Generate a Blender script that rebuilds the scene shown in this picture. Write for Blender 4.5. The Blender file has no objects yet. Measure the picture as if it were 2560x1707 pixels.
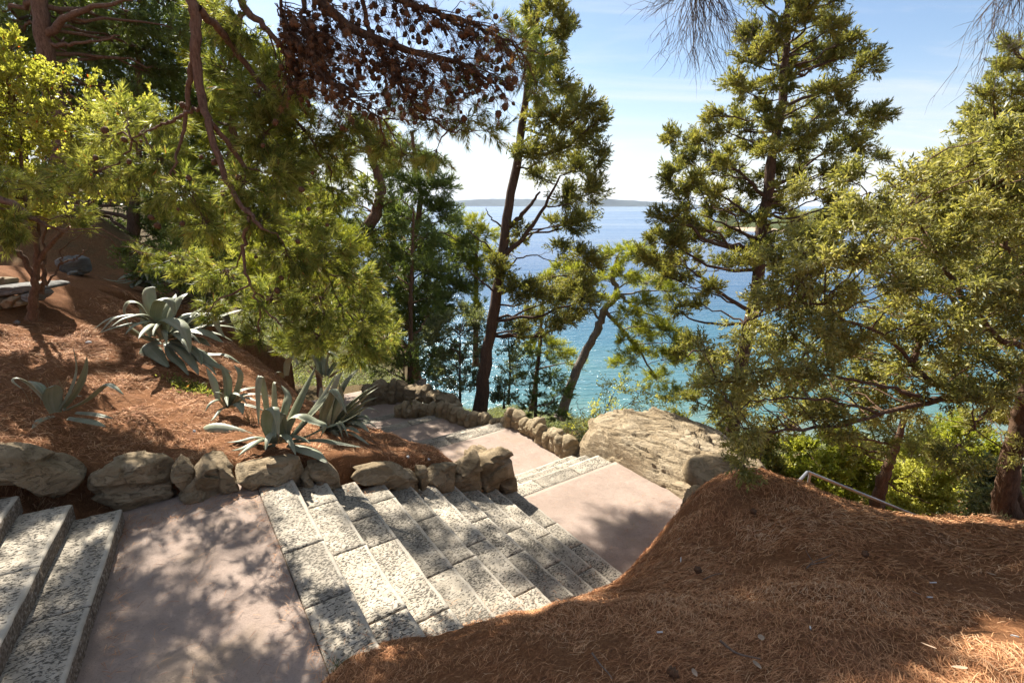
import bpy, math, random
import numpy as np
rng = np.random.default_rng(7)
random.seed(7)
scene = bpy.context.scene
COL = scene.collection
R = math.radians
# ------------------------------------------------------------------ survey of the photograph (2560 x 1707)
CXP, CYP, FP, HVP = 1280.0, 853.5, 1280.0, 514.0
PITCH = math.atan((CYP - HVP) / FP)
cp, sp = math.cos(PITCH), math.sin(PITCH)
TH = .602
D = np.array([math.cos(TH), math.sin(TH)])      # down the main flight
M = np.array([-math.sin(TH), math.cos(TH)])     # down the far flights
SUN_AZ, SUN_EL = -38.0, 45.0
SUN = np.array([math.sin(R(SUN_AZ)) * math.cos(R(SUN_EL)), math.cos(R(SUN_AZ)) * math.cos(R(SUN_EL)), math.sin(R(SUN_EL))])
SEA_Z = -14.0

def ray(u, v):
    x = (u - CXP) / FP; y = (CYP - v) / FP
    return np.array([x, cp + y * sp, -sp + y * cp])
def atY(u, v, Y):
    r = ray(u, v); return r * Y / r[1]
def atZ(u, v, z):
    r = ray(u, v); return r * z / r[2]
def onW(u, v, w):
    r = ray(u, v); return r * w / (r[:2] @ M)
def SW(s, w, z=0.):
    q = s * D + w * M; return np.array([q[0], q[1], z])
def project(P):
    P = np.asarray(P, float)
    d = P[..., 1] * cp - P[..., 2] * sp
    y = P[..., 1] * sp + P[..., 2] * cp
    d = np.where(d > .05, d, .05)
    return CXP + FP * P[..., 0] / d, CYP - FP * y / d

# ------------------------------------------------------------------ numpy noise
def _hash(ix, iy, iz, seed):
    h = (ix.astype(np.int64) * 374761393 + iy.astype(np.int64) * 668265263 + iz.astype(np.int64) * 2147483647 + seed * 1274126177) & 0xffffffff
    h = ((h ^ (h >> 13)) * 1274126177) & 0xffffffff
    h = ((h ^ (h >> 16)) * 2246822519) & 0xffffffff
    return ((h ^ (h >> 15)) & 0xffffff) / float(0xffffff)
def vnoise(P, seed=0):
    P = np.asarray(P, float); i = np.floor(P).astype(np.int64); f = P - i; f = f * f * (3 - 2 * f)
    o = 0
    for a in (0, 1):
        wx = f[..., 0] if a else 1 - f[..., 0]
        for b in (0, 1):
            wy = f[..., 1] if b else 1 - f[..., 1]
            for c in (0, 1):
                wz = f[..., 2] if c else 1 - f[..., 2]
                o = o + wx * wy * wz * _hash(i[..., 0] + a, i[..., 1] + b, i[..., 2] + c, seed)
    return o * 2 - 1
def fbm(P, seed=0, octv=4, gain=.5):
    P = np.asarray(P, float); o = 0; a = 1; t = 0
    for k in range(octv):
        o = o + a * vnoise(P * 2 ** k + 17.3 * k, seed + k); t += a; a *= gain
    return o / t

# ------------------------------------------------------------------ objects
def link(o, parent=None):
    COL.objects.link(o)
    if parent is not None: o.parent = parent
    return o
def tag(o, label=None, cat=None, group=None, kind=None):
    if label: o['label'] = label
    if cat: o['category'] = cat
    if group: o['group'] = group
    if kind: o['kind'] = kind
    return o
def mk_data(name, V, faces, smooth=False):
    """faces: list of int arrays, each (n,k)"""
    me = bpy.data.meshes.new(name)
    V = np.ascontiguousarray(V, np.float32)
    faces = [np.asarray(f, np.int32) for f in faces if len(f)]
    me.vertices.add(len(V)); me.vertices.foreach_set('co', V.ravel())
    nl = sum(f.size for f in faces); nf = sum(len(f) for f in faces)
    me.loops.add(nl); me.polygons.add(nf)
    me.loops.foreach_set('vertex_index', np.concatenate([f.ravel() for f in faces]))
    tot = np.concatenate([np.full(len(f), f.shape[1], np.int32) for f in faces])
    st = np.concatenate([[0], np.cumsum(tot)[:-1]]).astype(np.int32)
    me.polygons.foreach_set('loop_start', st)
    try: me.polygons.foreach_set('loop_total', tot)
    except Exception: pass
    if smooth: me.polygons.foreach_set('use_smooth', np.ones(nf, bool))
    me.update(calc_edges=True)
    return me
def mk(name, V, faces, mat, parent=None, smooth=False, origin=None):
    V = np.asarray(V, float)
    if origin is not None: V = V - np.asarray(origin)[None]
    me = mk_data(name, V, faces, smooth)
    me.materials.append(mat)
    o = bpy.data.objects.new(name, me)
    if origin is not None: o.location = origin
    return link(o, parent)
def empty(name, loc, label=None, cat=None, group=None):
    o = bpy.data.objects.new(name, None); o.empty_display_size = .2
    o.location = loc; link(o); tag(o, label, cat, group); return o

class Acc:
    """collects verts / tris / quads into one mesh"""
    def __init__(s): s.V = []; s.T = []; s.Q = []; s.A = []; s.n = 0; s.tone = False
    def add(s, V, T=None, Q=None, A=None):
        V = np.asarray(V, float).reshape(-1, 3)
        if T is not None and len(T): s.T.append(np.asarray(T, np.int64) + s.n)
        if Q is not None and len(Q): s.Q.append(np.asarray(Q, np.int64) + s.n)
        s.A.append(np.full(len(V), .5, np.float32) if A is None else np.asarray(A, np.float32)); s.tone |= A is not None
        s.V.append(V); s.n += len(V)
    def build(s, name, mat, parent=None, smooth=False, origin=(0, 0, 0), off=None):
        if not s.V: return None
        fs = []
        if s.T: fs.append(np.concatenate(s.T))
        if s.Q: fs.append(np.concatenate(s.Q))
        V = np.concatenate(s.V) - np.asarray(origin)[None]
        me = mk_data(name, V, fs, smooth); me.materials.append(mat)
        if s.tone: at = me.attributes.new('tone', 'FLOAT', 'POINT'); at.data.foreach_set('value', np.concatenate(s.A))
        o = bpy.data.objects.new(name, me)
        return link(o, parent)

def unit(a):
    a = np.asarray(a, float); return a / np.maximum(np.linalg.norm(a, axis=-1, keepdims=True), 1e-9)
def frames(dirs):
    dirs = unit(dirs)
    ref = np.where(np.abs(dirs[..., 2:3]) > .9, np.array([1., 0, 0]), np.array([0, 0, 1.]))
    a = unit(np.cross(dirs, ref)); b = np.cross(dirs, a)
    return a, b
def tube(acc, P, rad, k=6, knob=0., seed=0):
    P = np.asarray(P, float); n = len(P)
    rad = np.broadcast_to(np.asarray(rad, float), (n,))
    t = np.gradient(P, axis=0); t = unit(t)
    a, b = frames(t)
    for i in range(1, n):                       # keep rings from twisting
        a[i] = a[i - 1] - t[i] * (a[i - 1] @ t[i]); a[i] /= max(np.linalg.norm(a[i]), 1e-9); b[i] = np.cross(t[i], a[i])
    ang = np.arange(k) * 2 * math.pi / k
    rr = rad[:, None] * np.ones((n, k))
    V = P[:, None] + rr[..., None] * (np.cos(ang)[None, :, None] * a[:, None] + np.sin(ang)[None, :, None] * b[:, None])
    if knob > 0:
        nn = fbm(V * np.array([9, 9, 3.5]) , seed, 3)
        V = P[:, None] + (V - P[:, None]) * (1 + knob * nn)[..., None]
    i = np.arange(n - 1)[:, None]; j = np.arange(k)[None]
    q = np.stack([i * k + j, i * k + (j + 1) % k, (i + 1) * k + (j + 1) % k, (i + 1) * k + j], -1).reshape(-1, 4)
    V = V.reshape(-1, 3)
    tip = len(V)
    V = np.vstack([V, P[-1:] + t[-1:] * rad[-1] * .6])
    T = np.stack([(n - 1) * k + np.arange(k), (n - 1) * k + (np.arange(k) + 1) % k, np.full(k, tip)], -1)
    acc.add(V, T, q)
def spline(P, n):
    """Catmull-Rom through points"""
    P = np.asarray(P, float)
    if len(P) == 2: return P[0] + (P[1] - P[0]) * np.linspace(0, 1, n)[:, None]
    Q = np.vstack([2 * P[0] - P[1], P, 2 * P[-1] - P[-2]])
    t = np.linspace(0, len(P) - 1 - 1e-6, n); i = t.astype(int); f = (t - i)[:, None]
    p0, p1, p2, p3 = Q[i], Q[i + 1], Q[i + 2], Q[i + 3]
    return .5 * (2 * p1 + (p2 - p0) * f + (2 * p0 - 5 * p1 + 4 * p2 - p3) * f ** 2 + (3 * p1 - p0 - 3 * p2 + p3) * f ** 3)

# ------------------------------------------------------------------ materials
HK = .73        # all mineral and bark colours at their real reflectance for this exposure
class NT:
    def __init__(s, name):
        s.m = bpy.data.materials.new(name); s.m.use_nodes = True
        s.t = s.m.node_tree; s.t.nodes.clear()
        s.out = s.t.nodes.new('ShaderNodeOutputMaterial')
    def n(s, typ, **kw):
        nd = s.t.nodes.new(typ)
        for k, v in kw.items():
            if hasattr(nd, k) and k not in ('Color', 'Scale'):
                try: setattr(nd, k, v); continue
                except Exception: pass
            nd.inputs[k].default_value = v
        return nd
    def l(s, a, b): s.t.links.new(a, b)
    def noise(s, vec, scale, detail=4, rough=.55, dist=0., dim='3D'):
        nd = s.n('ShaderNodeTexNoise'); nd.inputs['Scale'].default_value = scale; nd.inputs['Detail'].default_value = detail
        nd.inputs['Roughness'].default_value = rough; nd.inputs['Distortion'].default_value = dist
        if vec is not None: s.l(vec, nd.inputs['Vector'])
        return nd.outputs['Fac']
    def ramp(s, fac, stops, interp='LINEAR'):
        nd = s.n('ShaderNodeValToRGB'); cr = nd.color_ramp; cr.interpolation = interp
        while len(cr.elements) < len(stops): cr.elements.new(.5)
        for e, (p, c) in zip(cr.elements, stops):
            e.position = p; e.color = (*c, 1) if len(c) == 3 else c
        s.l(fac, nd.inputs['Fac']); return nd.outputs['Color']
    def mix(s, fac, a, b, blend='MIX'):
        nd = s.n('ShaderNodeMix'); nd.data_type = 'RGBA'; nd.blend_type = blend
        for sock, val in ((nd.inputs[0], fac), (nd.inputs[6], a), (nd.inputs[7], b)):
            if hasattr(val, 'is_linked'): s.l(val, sock)
            elif isinstance(val, (tuple, list)): sock.default_value = (*val, 1) if len(val) == 3 else val
            else: sock.default_value = val
        return nd.outputs[2]
    def math(s, op, a, b=None, c=None):
        nd = s.n('ShaderNodeMath'); nd.operation = op
        for i, val in enumerate((a, b, c)):
            if val is None: continue
            if hasattr(val, 'is_linked'): s.l(val, nd.inputs[i])
            else: nd.inputs[i].default_value = val
        return nd.outputs[0]
    def mapping(s, vec, scale=(1, 1, 1), rot=(0, 0, 0), loc=(0, 0, 0)):
        nd = s.n('ShaderNodeMapping'); nd.inputs['Scale'].default_value = scale; nd.inputs['Rotation'].default_value = rot
        nd.inputs['Location'].default_value = loc; s.l(vec, nd.inputs['Vector']); return nd.outputs[0]
    def objc(s): return s.n('ShaderNodeTexCoord').outputs['Object']
    def pos(s): return s.n('ShaderNodeNewGeometry').outputs['Position']
    def bump(s, h, strength=.5, dist=.02, nrm=None):
        nd = s.n('ShaderNodeBump'); nd.inputs['Strength'].default_value = strength; nd.inputs['Distance'].default_value = dist
        s.l(h, nd.inputs['Height'])
        if nrm is not None: s.l(nrm, nd.inputs['Normal'])
        return nd.outputs['Normal']
    def pbr(s, col, rough=.8, spec=.3, nrm=None, metal=0.):
        if isinstance(col, (tuple, list)): col = tuple(x * HK for x in col)
        else: col = s.mix(1., col, (HK, HK, HK), 'MULTIPLY')
        b = s.n('ShaderNodeBsdfPrincipled')
        for sock, val in (('Base Color', col), ('Roughness', rough), ('Specular IOR Level', spec), ('Metallic', metal)):
            if hasattr(val, 'is_linked'): s.l(val, b.inputs[sock])
            elif isinstance(val, (tuple, list)): b.inputs[sock].default_value = (*val, 1)
            else: b.inputs[sock].default_value = val
        if nrm is not None: s.l(nrm, b.inputs['Normal'])
        s.l(b.outputs[0], s.out.inputs['Surface']); return b

def mat_ground(name, lo, mid, hi):
    t = NT(name); p = t.pos()
    f = t.noise(p, 2.2, 6, .7, .6); g = t.noise(t.mapping(p, (1, 1, .6)), 26, 5, .75, 1.5); k = t.noise(p, 140, 3, .7)
    c = t.ramp(g, [(.28, lo), (.5, mid), (.72, hi)])
    c = t.mix(t.ramp(f, [(.35, (0, 0, 0)), (.7, (.55, .55, .55))]), c, t.ramp(k, [(.3, lo), (.65, hi)]))
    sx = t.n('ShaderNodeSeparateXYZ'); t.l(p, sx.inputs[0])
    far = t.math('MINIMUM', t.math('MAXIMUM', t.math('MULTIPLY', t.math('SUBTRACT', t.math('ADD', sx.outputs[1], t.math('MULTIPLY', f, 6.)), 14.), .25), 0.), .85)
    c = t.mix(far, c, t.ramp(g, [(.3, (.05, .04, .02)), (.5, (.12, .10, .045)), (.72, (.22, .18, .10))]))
    h = t.math('ADD', t.math('MULTIPLY', g, .6), t.math('MULTIPLY', k, .5))
    t.pbr(c, .95, .1, t.bump(h, .9, .05)); return t.m
def mat_rock(name, lo, mid, hi, strata=(1, 1, 6), rot=(0, 0, 0), scale=3., crack=.6, b=.06):
    t = NT(name); p = t.objc(); oi = t.n('ShaderNodeObjectInfo').outputs['Random']
    cmb = t.n('ShaderNodeCombineXYZ'); t.l(t.math('MULTIPLY', oi, 31.), cmb.inputs[0]); t.l(t.math('MULTIPLY', oi, 17.), cmb.inputs[2])
    va = t.n('ShaderNodeVectorMath'); va.operation = 'ADD'; t.l(p, va.inputs[0]); t.l(cmb.outputs[0], va.inputs[1]); p = va.outputs[0]
    f = t.noise(p, scale, 8, .62, .5)
    st = t.noise(t.mapping(p, strata, rot), scale * 1.3, 6, .65, 1.1)
    sp_ = t.noise(p, 60, 4, .7)
    c = t.ramp(f, [(.3, lo), (.5, mid), (.7, hi)])
    c = t.mix(.22, c, t.ramp(st, [(.36, lo), (.5, mid), (.62, hi)]))
    ck = t.ramp(t.math('ABSOLUTE', t.math('SUBTRACT', st, .5)), [(0., (0, 0, 0)), (.012, (1, 1, 1))])
    c = t.mix(t.math('MULTIPLY', t.math('SUBTRACT', 1., ck), crack), c, tuple(x * .35 for x in lo))
    c = t.mix(t.ramp(sp_, [(.6, (0, 0, 0)), (.75, (.5, .5, .5))]), c, tuple(x * .5 for x in lo))
    h = t.math('ADD', t.math('ADD', t.math('MULTIPLY', st, .6), t.math('MULTIPLY', f, .7)), t.math('ADD', t.math('MULTIPLY', sp_, .22), t.math('MULTIPLY', ck, .12)))
    t.pbr(c, .9, .2, t.bump(h, 1., b)); return t.m
def mat_block():
    # bush-hammered pale limestone: object x runs along the front edge, y points back from it
    t = NT('hammered_limestone'); p = t.objc(); oi = t.n('ShaderNodeObjectInfo').outputs['Random']
    cmb = t.n('ShaderNodeCombineXYZ'); t.l(t.math('MULTIPLY', oi, 50.), cmb.inputs[0]); t.l(t.math('MULTIPLY', oi, 23.), cmb.inputs[1])
    va = t.n('ShaderNodeVectorMath'); va.operation = 'ADD'; t.l(p, va.inputs[0]); t.l(cmb.outputs[0], va.inputs[1]); q = va.outputs[0]
    pit = t.noise(t.mapping(q, (64, 32, 40), (0, 0, .2)), 1., 2.4, .6, .7)
    patch = t.noise(q, 2.6, 3, .6)
    wear = t.noise(q, 9, 4, .6)
    thr = t.math('ADD', .53, t.math('MULTIPLY', t.math('SUBTRACT', patch, .5), -.30))
    pm = t.math('MULTIPLY', t.math('SUBTRACT', pit, thr), 14.)
    pm = t.math('MINIMUM', t.math('MAXIMUM', pm, 0.), 1.)
    sx = t.n('ShaderNodeSeparateXYZ'); t.l(p, sx.inputs[0])
    edge = t.math('ADD', t.math('ABSOLUTE', sx.outputs[1]), t.math('MULTIPLY', t.math('SUBTRACT', wear, .5), .03))
    mar = t.math('MINIMUM', t.math('MAXIMUM', t.math('MULTIPLY', t.math('SUBTRACT', edge, .028), 80.), .08), 1.)
    pm = t.math('MULTIPLY', pm, mar)
    base = t.ramp(wear, [(.3, (.40, .345, .26)), (.55, (.51, .445, .345)), (.75, (.62, .55, .44))])
    base = t.mix(t.ramp(patch, [(.45, (0, 0, 0)), (.75, (.5, .5, .5))]), base, (.29, .26, .21))
    c = t.mix(t.math('MULTIPLY', pm, t.math('ADD', .72, t.math('MULTIPLY', oi, .26))), base, (.075, .066, .052))
    tone = t.math('ADD', .76, t.math('MULTIPLY', oi, .36)); tc_ = t.n('ShaderNodeCombineColor'); [t.l(tone, tc_.inputs[i]) for i in range(3)]
    c = t.mix(1., c, tc_.outputs[0], 'MULTIPLY')
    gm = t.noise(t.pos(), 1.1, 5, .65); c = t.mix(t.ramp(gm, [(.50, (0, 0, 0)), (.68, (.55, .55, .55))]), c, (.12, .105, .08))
    c = t.mix(t.math('MULTIPLY', t.math('SUBTRACT', 1., mar), .3), c, (.62, .57, .48))
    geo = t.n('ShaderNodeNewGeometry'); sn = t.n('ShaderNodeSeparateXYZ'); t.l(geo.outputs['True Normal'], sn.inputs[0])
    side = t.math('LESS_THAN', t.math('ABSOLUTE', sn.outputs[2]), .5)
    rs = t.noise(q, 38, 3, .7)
    c = t.mix(side, c, t.ramp(rs, [(.35, (.11, .08, .055)), (.55, (.24, .185, .135)), (.72, (.5, .45, .38))]))  # upright faces: rough brown stone, plus riser shade painted into the colour
    h = t.math('SUBTRACT', t.math('MULTIPLY', wear, .25), pm)
    t.pbr(c, .85, .2, t.bump(h, .8, .012)); return t.m
def mat_concrete(name, a, b_, c_):
    t = NT(name); p = t.pos()
    f = t.noise(p, 1.3, 5, .6); g = t.noise(p, 12, 5, .7, .4); k = t.noise(p, 130, 3, .7)
    c = t.ramp(f, [(.3, a), (.5, b_), (.72, c_)])
    c = t.mix(.35, c, t.ramp(g, [(.3, a), (.7, c_)]))
    c = t.mix(t.ramp(k, [(.25, (.6, .6, .6)), (.42, (0, 0, 0))]), c, tuple(x * .45 for x in a))
    st = t.noise(p, .8, 4, .6)
    c = t.mix(t.ramp(st, [(.58, (0, 0, 0)), (.72, (.4, .4, .4))]), c, (.34, .25, .12))
    vo = t.n('ShaderNodeTexVoronoi'); vo.feature = 'DISTANCE_TO_EDGE'; vo.inputs['Scale'].default_value = .55
    dv = t.n('ShaderNodeVectorMath'); dv.operation = 'ADD'; nzv = t.n('ShaderNodeTexNoise'); nzv.inputs['Scale'].default_value = 2.5; nzv.inputs['Detail'].default_value = 5; t.l(p, nzv.inputs['Vector']); t.l(p, dv.inputs[0]); t.l(nzv.outputs['Color'], dv.inputs[1]); t.l(dv.outputs[0], vo.inputs['Vector'])
    ck = t.ramp(vo.outputs['Distance'], [(0., (.3, .3, .3)), (.003, (0, 0, 0))])
    c = t.mix(t.math('MULTIPLY', ck, t.ramp(st, [(.4, (0, 0, 0)), (.6, (1, 1, 1))])), c, tuple(x * .4 for x in a))
    gr = t.noise(p, 45, 3, .8)
    c = t.mix(t.ramp(gr, [(.54, (0, 0, 0)), (.68, (.38, .38, .38))]), c, tuple(x * .58 for x in a))
    bl = t.noise(p, 2.3, 6, .7, .8); c = t.mix(t.ramp(bl, [(.5, (0, 0, 0)), (.66, (.28, .28, .28))]), c, tuple(x * .6 for x in b_))
    b2 = t.noise(p, 7., 5, .7, .5); c = t.mix(t.ramp(b2, [(.58, (0, 0, 0)), (.72, (.4, .4, .4))]), c, tuple(min(1, x * 1.25) for x in c_))
    h = t.math('ADD', t.math('ADD', t.math('MULTIPLY', g, .5), k), t.math('MULTIPLY', gr, .7))
    t.pbr(c, .9, .2, t.bump(h, .9, .016)); return t.m
def mat_plain(name, col, rough=.7, spec=.3, var=.25, scale=8, metal=0., bump=.2, bd=.01):
    t = NT(name); p = t.objc(); f = t.noise(p, scale, 5, .65)
    c = t.ramp(f, [(.3, tuple(x * (1 - var) for x in col)), (.7, tuple(min(1, x * (1 + var)) for x in col))])
    t.pbr(c, rough, spec, t.bump(f, bump, bd), metal); return t.m
def mat_bark(name, lo, hi, sx=(6, 6, 1.3), sc=4.):
    t = NT(name); p = t.pos()
    f = t.noise(t.mapping(p, sx), sc, 6, .7, .8); g = t.noise(p, 30, 4, .7)
    c = t.ramp(f, [(.35, lo), (.62, hi)]); c = t.mix(.3, c, t.ramp(g, [(.35, lo), (.7, hi)]))
    t.pbr(c, .92, .15, t.bump(t.math('ADD', f, t.math('MULTIPLY', g, .4)), 1., .03)); return t.m
def mat_leaf(name, dark, mid, light, odd=None, odd_frac=.0, trans=.4, rough=.5, spec=.3, tint=None, nscale=.9):
    """leaves: per-leaf colour, soft clump-scale variation, light passes through"""
    t = NT(name); geo = t.n('ShaderNodeNewGeometry'); r = geo.outputs['Random Per Island']; p = geo.outputs['Position']
    f = t.noise(p, nscale, 3, .6)
    ta = t.n('ShaderNodeAttribute'); ta.attribute_name = 'tone'
    k = t.math('ADD', t.math('ADD', t.math('MULTIPLY', r, .28), t.math('MULTIPLY', ta.outputs['Fac'], .5)), t.math('MULTIPLY', t.math('SUBTRACT', f, .36), .9))
    c = t.ramp(k, [(.1, dark), (.45, mid), (.9, light)])
    if odd is not None:
        c = t.mix(t.ramp(t.math('FRACT', t.math('MULTIPLY', r, 37.7)), [(1 - odd_frac - .001, (0, 0, 0)), (1 - odd_frac, (1, 1, 1))], 'CONSTANT'), c, odd)
    b = t.n('ShaderNodeBsdfPrincipled'); t.l(c, b.inputs['Base Color']); b.inputs['Roughness'].default_value = rough; b.inputs['Specular IOR Level'].default_value = spec
    tr = t.n('ShaderNodeBsdfTranslucent')
    tc = t.mix(1., c, tint or (1.5, 1.45, .75), 'MULTIPLY'); t.l(tc, tr.inputs['Color'])
    ms = t.n('ShaderNodeMixShader'); ms.inputs[0].default_value = trans
    t.l(b.outputs[0], ms.inputs[1]); t.l(tr.outputs[0], ms.inputs[2]); t.l(ms.outputs[0], t.out.inputs['Surface'])
    return t.m

MAT = {}
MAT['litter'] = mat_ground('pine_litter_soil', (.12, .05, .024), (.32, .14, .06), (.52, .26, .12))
MAT['dirt'] = mat_ground('slope_soil', (.10, .07, .04), (.22, .16, .09), (.33, .26, .16))
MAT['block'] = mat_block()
MAT['pink'] = mat_concrete('pink_concrete', (.40, .30, .235), (.48, .365, .292), (.56, .44, .36))
MAT['rock'] = mat_rock('tan_rock', (.20, .145, .078), (.36, .27, .16), (.52, .41, .265), (1, 1, 2.5), crack=.35)
MAT['rock_warm'] = mat_rock('warm_wall_rock', (.25, .185, .10), (.42, .33, .20), (.56, .455, .30), (1, 1, 2), crack=.3)
MAT['boulder'] = mat_rock('boulder_rock', (.30, .215, .12), (.47, .365, .23), (.58, .48, .335), (.5, 2.2, 5), (.5, .15, .25), 1.9, .75, .11)
MAT['slab'] = mat_rock('grey_slab_rock', (.15, .14, .12), (.27, .255, .225), (.40, .385, .35), crack=.3)

# ------------------------------------------------------------------ ground
def rbf(pts, smooth=.02):
    pts = np.asarray(pts, float); X = pts[:, :2]; n = len(X)
    def ph(r2): return .5 * r2 * np.log(np.maximum(r2, 1e-9))
    A = ph(((X[:, None] - X[None]) ** 2).sum(-1)) + smooth * np.eye(n)
    Pm = np.hstack([np.ones((n, 1)), X])
    S = np.block([[A, Pm], [Pm.T, np.zeros((3, 3))]])
    c = np.linalg.solve(S, np.concatenate([pts[:, 2], np.zeros(3)]))
    def f(x, y):
        x = np.asarray(x, float); o = c[n] + c[n + 1] * x + c[n + 2] * y
        for i in range(n): o = o + c[i] * ph((x - X[i, 0]) ** 2 + (y - X[i, 1]) ** 2)
        return o
    return f
# left bank (above the near wall), points read off the photograph with an estimated distance
L = [atY(60, 1150, 4.3), atY(250, 1185, 4.75), atY(460, 1165, 5.0), atY(700, 1160, 5.25), atY(900, 1150, 5.95), atY(1060, 1160, 6.55), atY(1180, 1140, 7.1),
     atY(690, 1105, 5.85), atY(1000, 1120, 6.9), atY(900, 1085, 7.4), atY(1124, 1130, 8.1), atY(1030, 1116, 8.8), atY(985, 1104, 9.2), atY(925, 1090, 9.6),
     atY(135, 1040, 5.4), atY(300, 1010, 6.3), atY(500, 1020, 6.6), atY(85, 790, 8.4), atY(260, 880, 7.8), atY(420, 860, 8.9), atY(560, 960, 8.2), atY(640, 900, 10.),
     atY(0, 900, 6.5), atY(200, 690, 11.), atY(300, 660, 13.), atY(0, 690, 9.), atY(30, 610, 13.), (-12, 8, -.6), (-12, 14, .8), (-8, 18, .3), (-14, 22, 2.4), (-10, 3, -1.2), (-7, 1, -1.6),
     (-5.5, 2.6, -2.0), (-4.9, 3.5, -2.15),
     (-5, 12.5, -4.2), (-6.5, 15, -4.6), (-9, 20, -3.), (-6, 20, -6.5), (-2.6, 9.6, -4.8), (-4.2, 11.0, -5.0)]
zL_ = rbf(L)
Rr = [(-.2, .6, -1.95), (.9, .3, -1.7), (2.4, .3, -1.6), (0, -2, -1.6), (4, -1, -1.4), (-2.2, -1, -2.6), (-1.2, 1.5, -2.75),
      atY(1280, 1707, 2.0), atY(2000, 1707, 1.78), atY(2560, 1700, 1.75), atY(1050, 1690, 2.5), (-.75, 2.85, -2.98), (-.35, 3.25, -3.1), (.3, 3.75, -3.45), (.75, 4.25, -3.8), (1.2, 5.0, -4.25), (1.75, 5.5, -4.5), (2.3, 6.1, -4.6),
      atY(1300, 1560, 2.75), atY(1500, 1500, 3.3), atY(1600, 1420, 4.1), atY(1900, 1400, 3.6), atY(2300, 1450, 3.0), atY(2540, 1550, 2.4),
      atY(1655, 1330, 4.95), atY(1675, 1305, 5.2), atY(1710, 1268, 5.5), atY(1790, 1248, 5.75), atY(1890, 1252, 5.75), atY(1960, 1272, 5.55), atY(2100, 1298, 5.3), atZ(850, 1695, -2.97), atZ(900, 1662, -2.96), atZ(975, 1640, -2.93), atY(2300, 1305, 5.0), atY(2540, 1310, 5.0), (7.5, 5.0, -3.35), (10, 3, -3.2), (8, -1, -1.8),
      (2.9, 6.7, -4.4), (3.6, 7.4, -4.6), (4.6, 6.6, -4.7), (6.4, 6.8, -4.9), (9, 7.6, -5.4), (6, 9.5, -6.7), (3.4, 9.6, -6.0), (0.5, 1.2, -2.1), (2, 1.0, -1.9)]
zR_ = rbf(Rr)
def smooth01(x): x = np.clip(x, 0, 1); return x * x * (3 - 2 * x)
WALLP = [(-3, 6.35), (-1.2, 6.15), (-.6, 6.05), (.5, 5.75), (1.3, 5.72), (2.7, 5.84), (4.2, 5.95)]
def wall_w(s): return np.interp(s, [a for a, b in WALLP], [b for a, b in WALLP])
def right_s(w): return np.interp(w, [5.9, 7, 9.4, 10.2, 11.7, 13, 14], [6.25, 6.2, 6.1, 5.85, 5.5, 5.7, 6.2])
def left_s(w): return np.interp(w, [5.9, 7, 9, 10.2, 11.5, 13, 14.5], [4.2, 4.25, 4.2, 4.0, 3.4, 2.4, 1.5])
def zslope(X, Y):
    # seaward slope: falls from the path edge to the water
    dd = Y + .25 * np.abs(X - 2) * 0 - 9.0
    shore = 25 + np.where(X < -3, (-3 - X) * 1.2, 0) - np.clip(X * .4, 0, 6)
    t = np.clip(dd / shore, -.6, 1.6)
    return -5.0 - 9.2 * t
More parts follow.
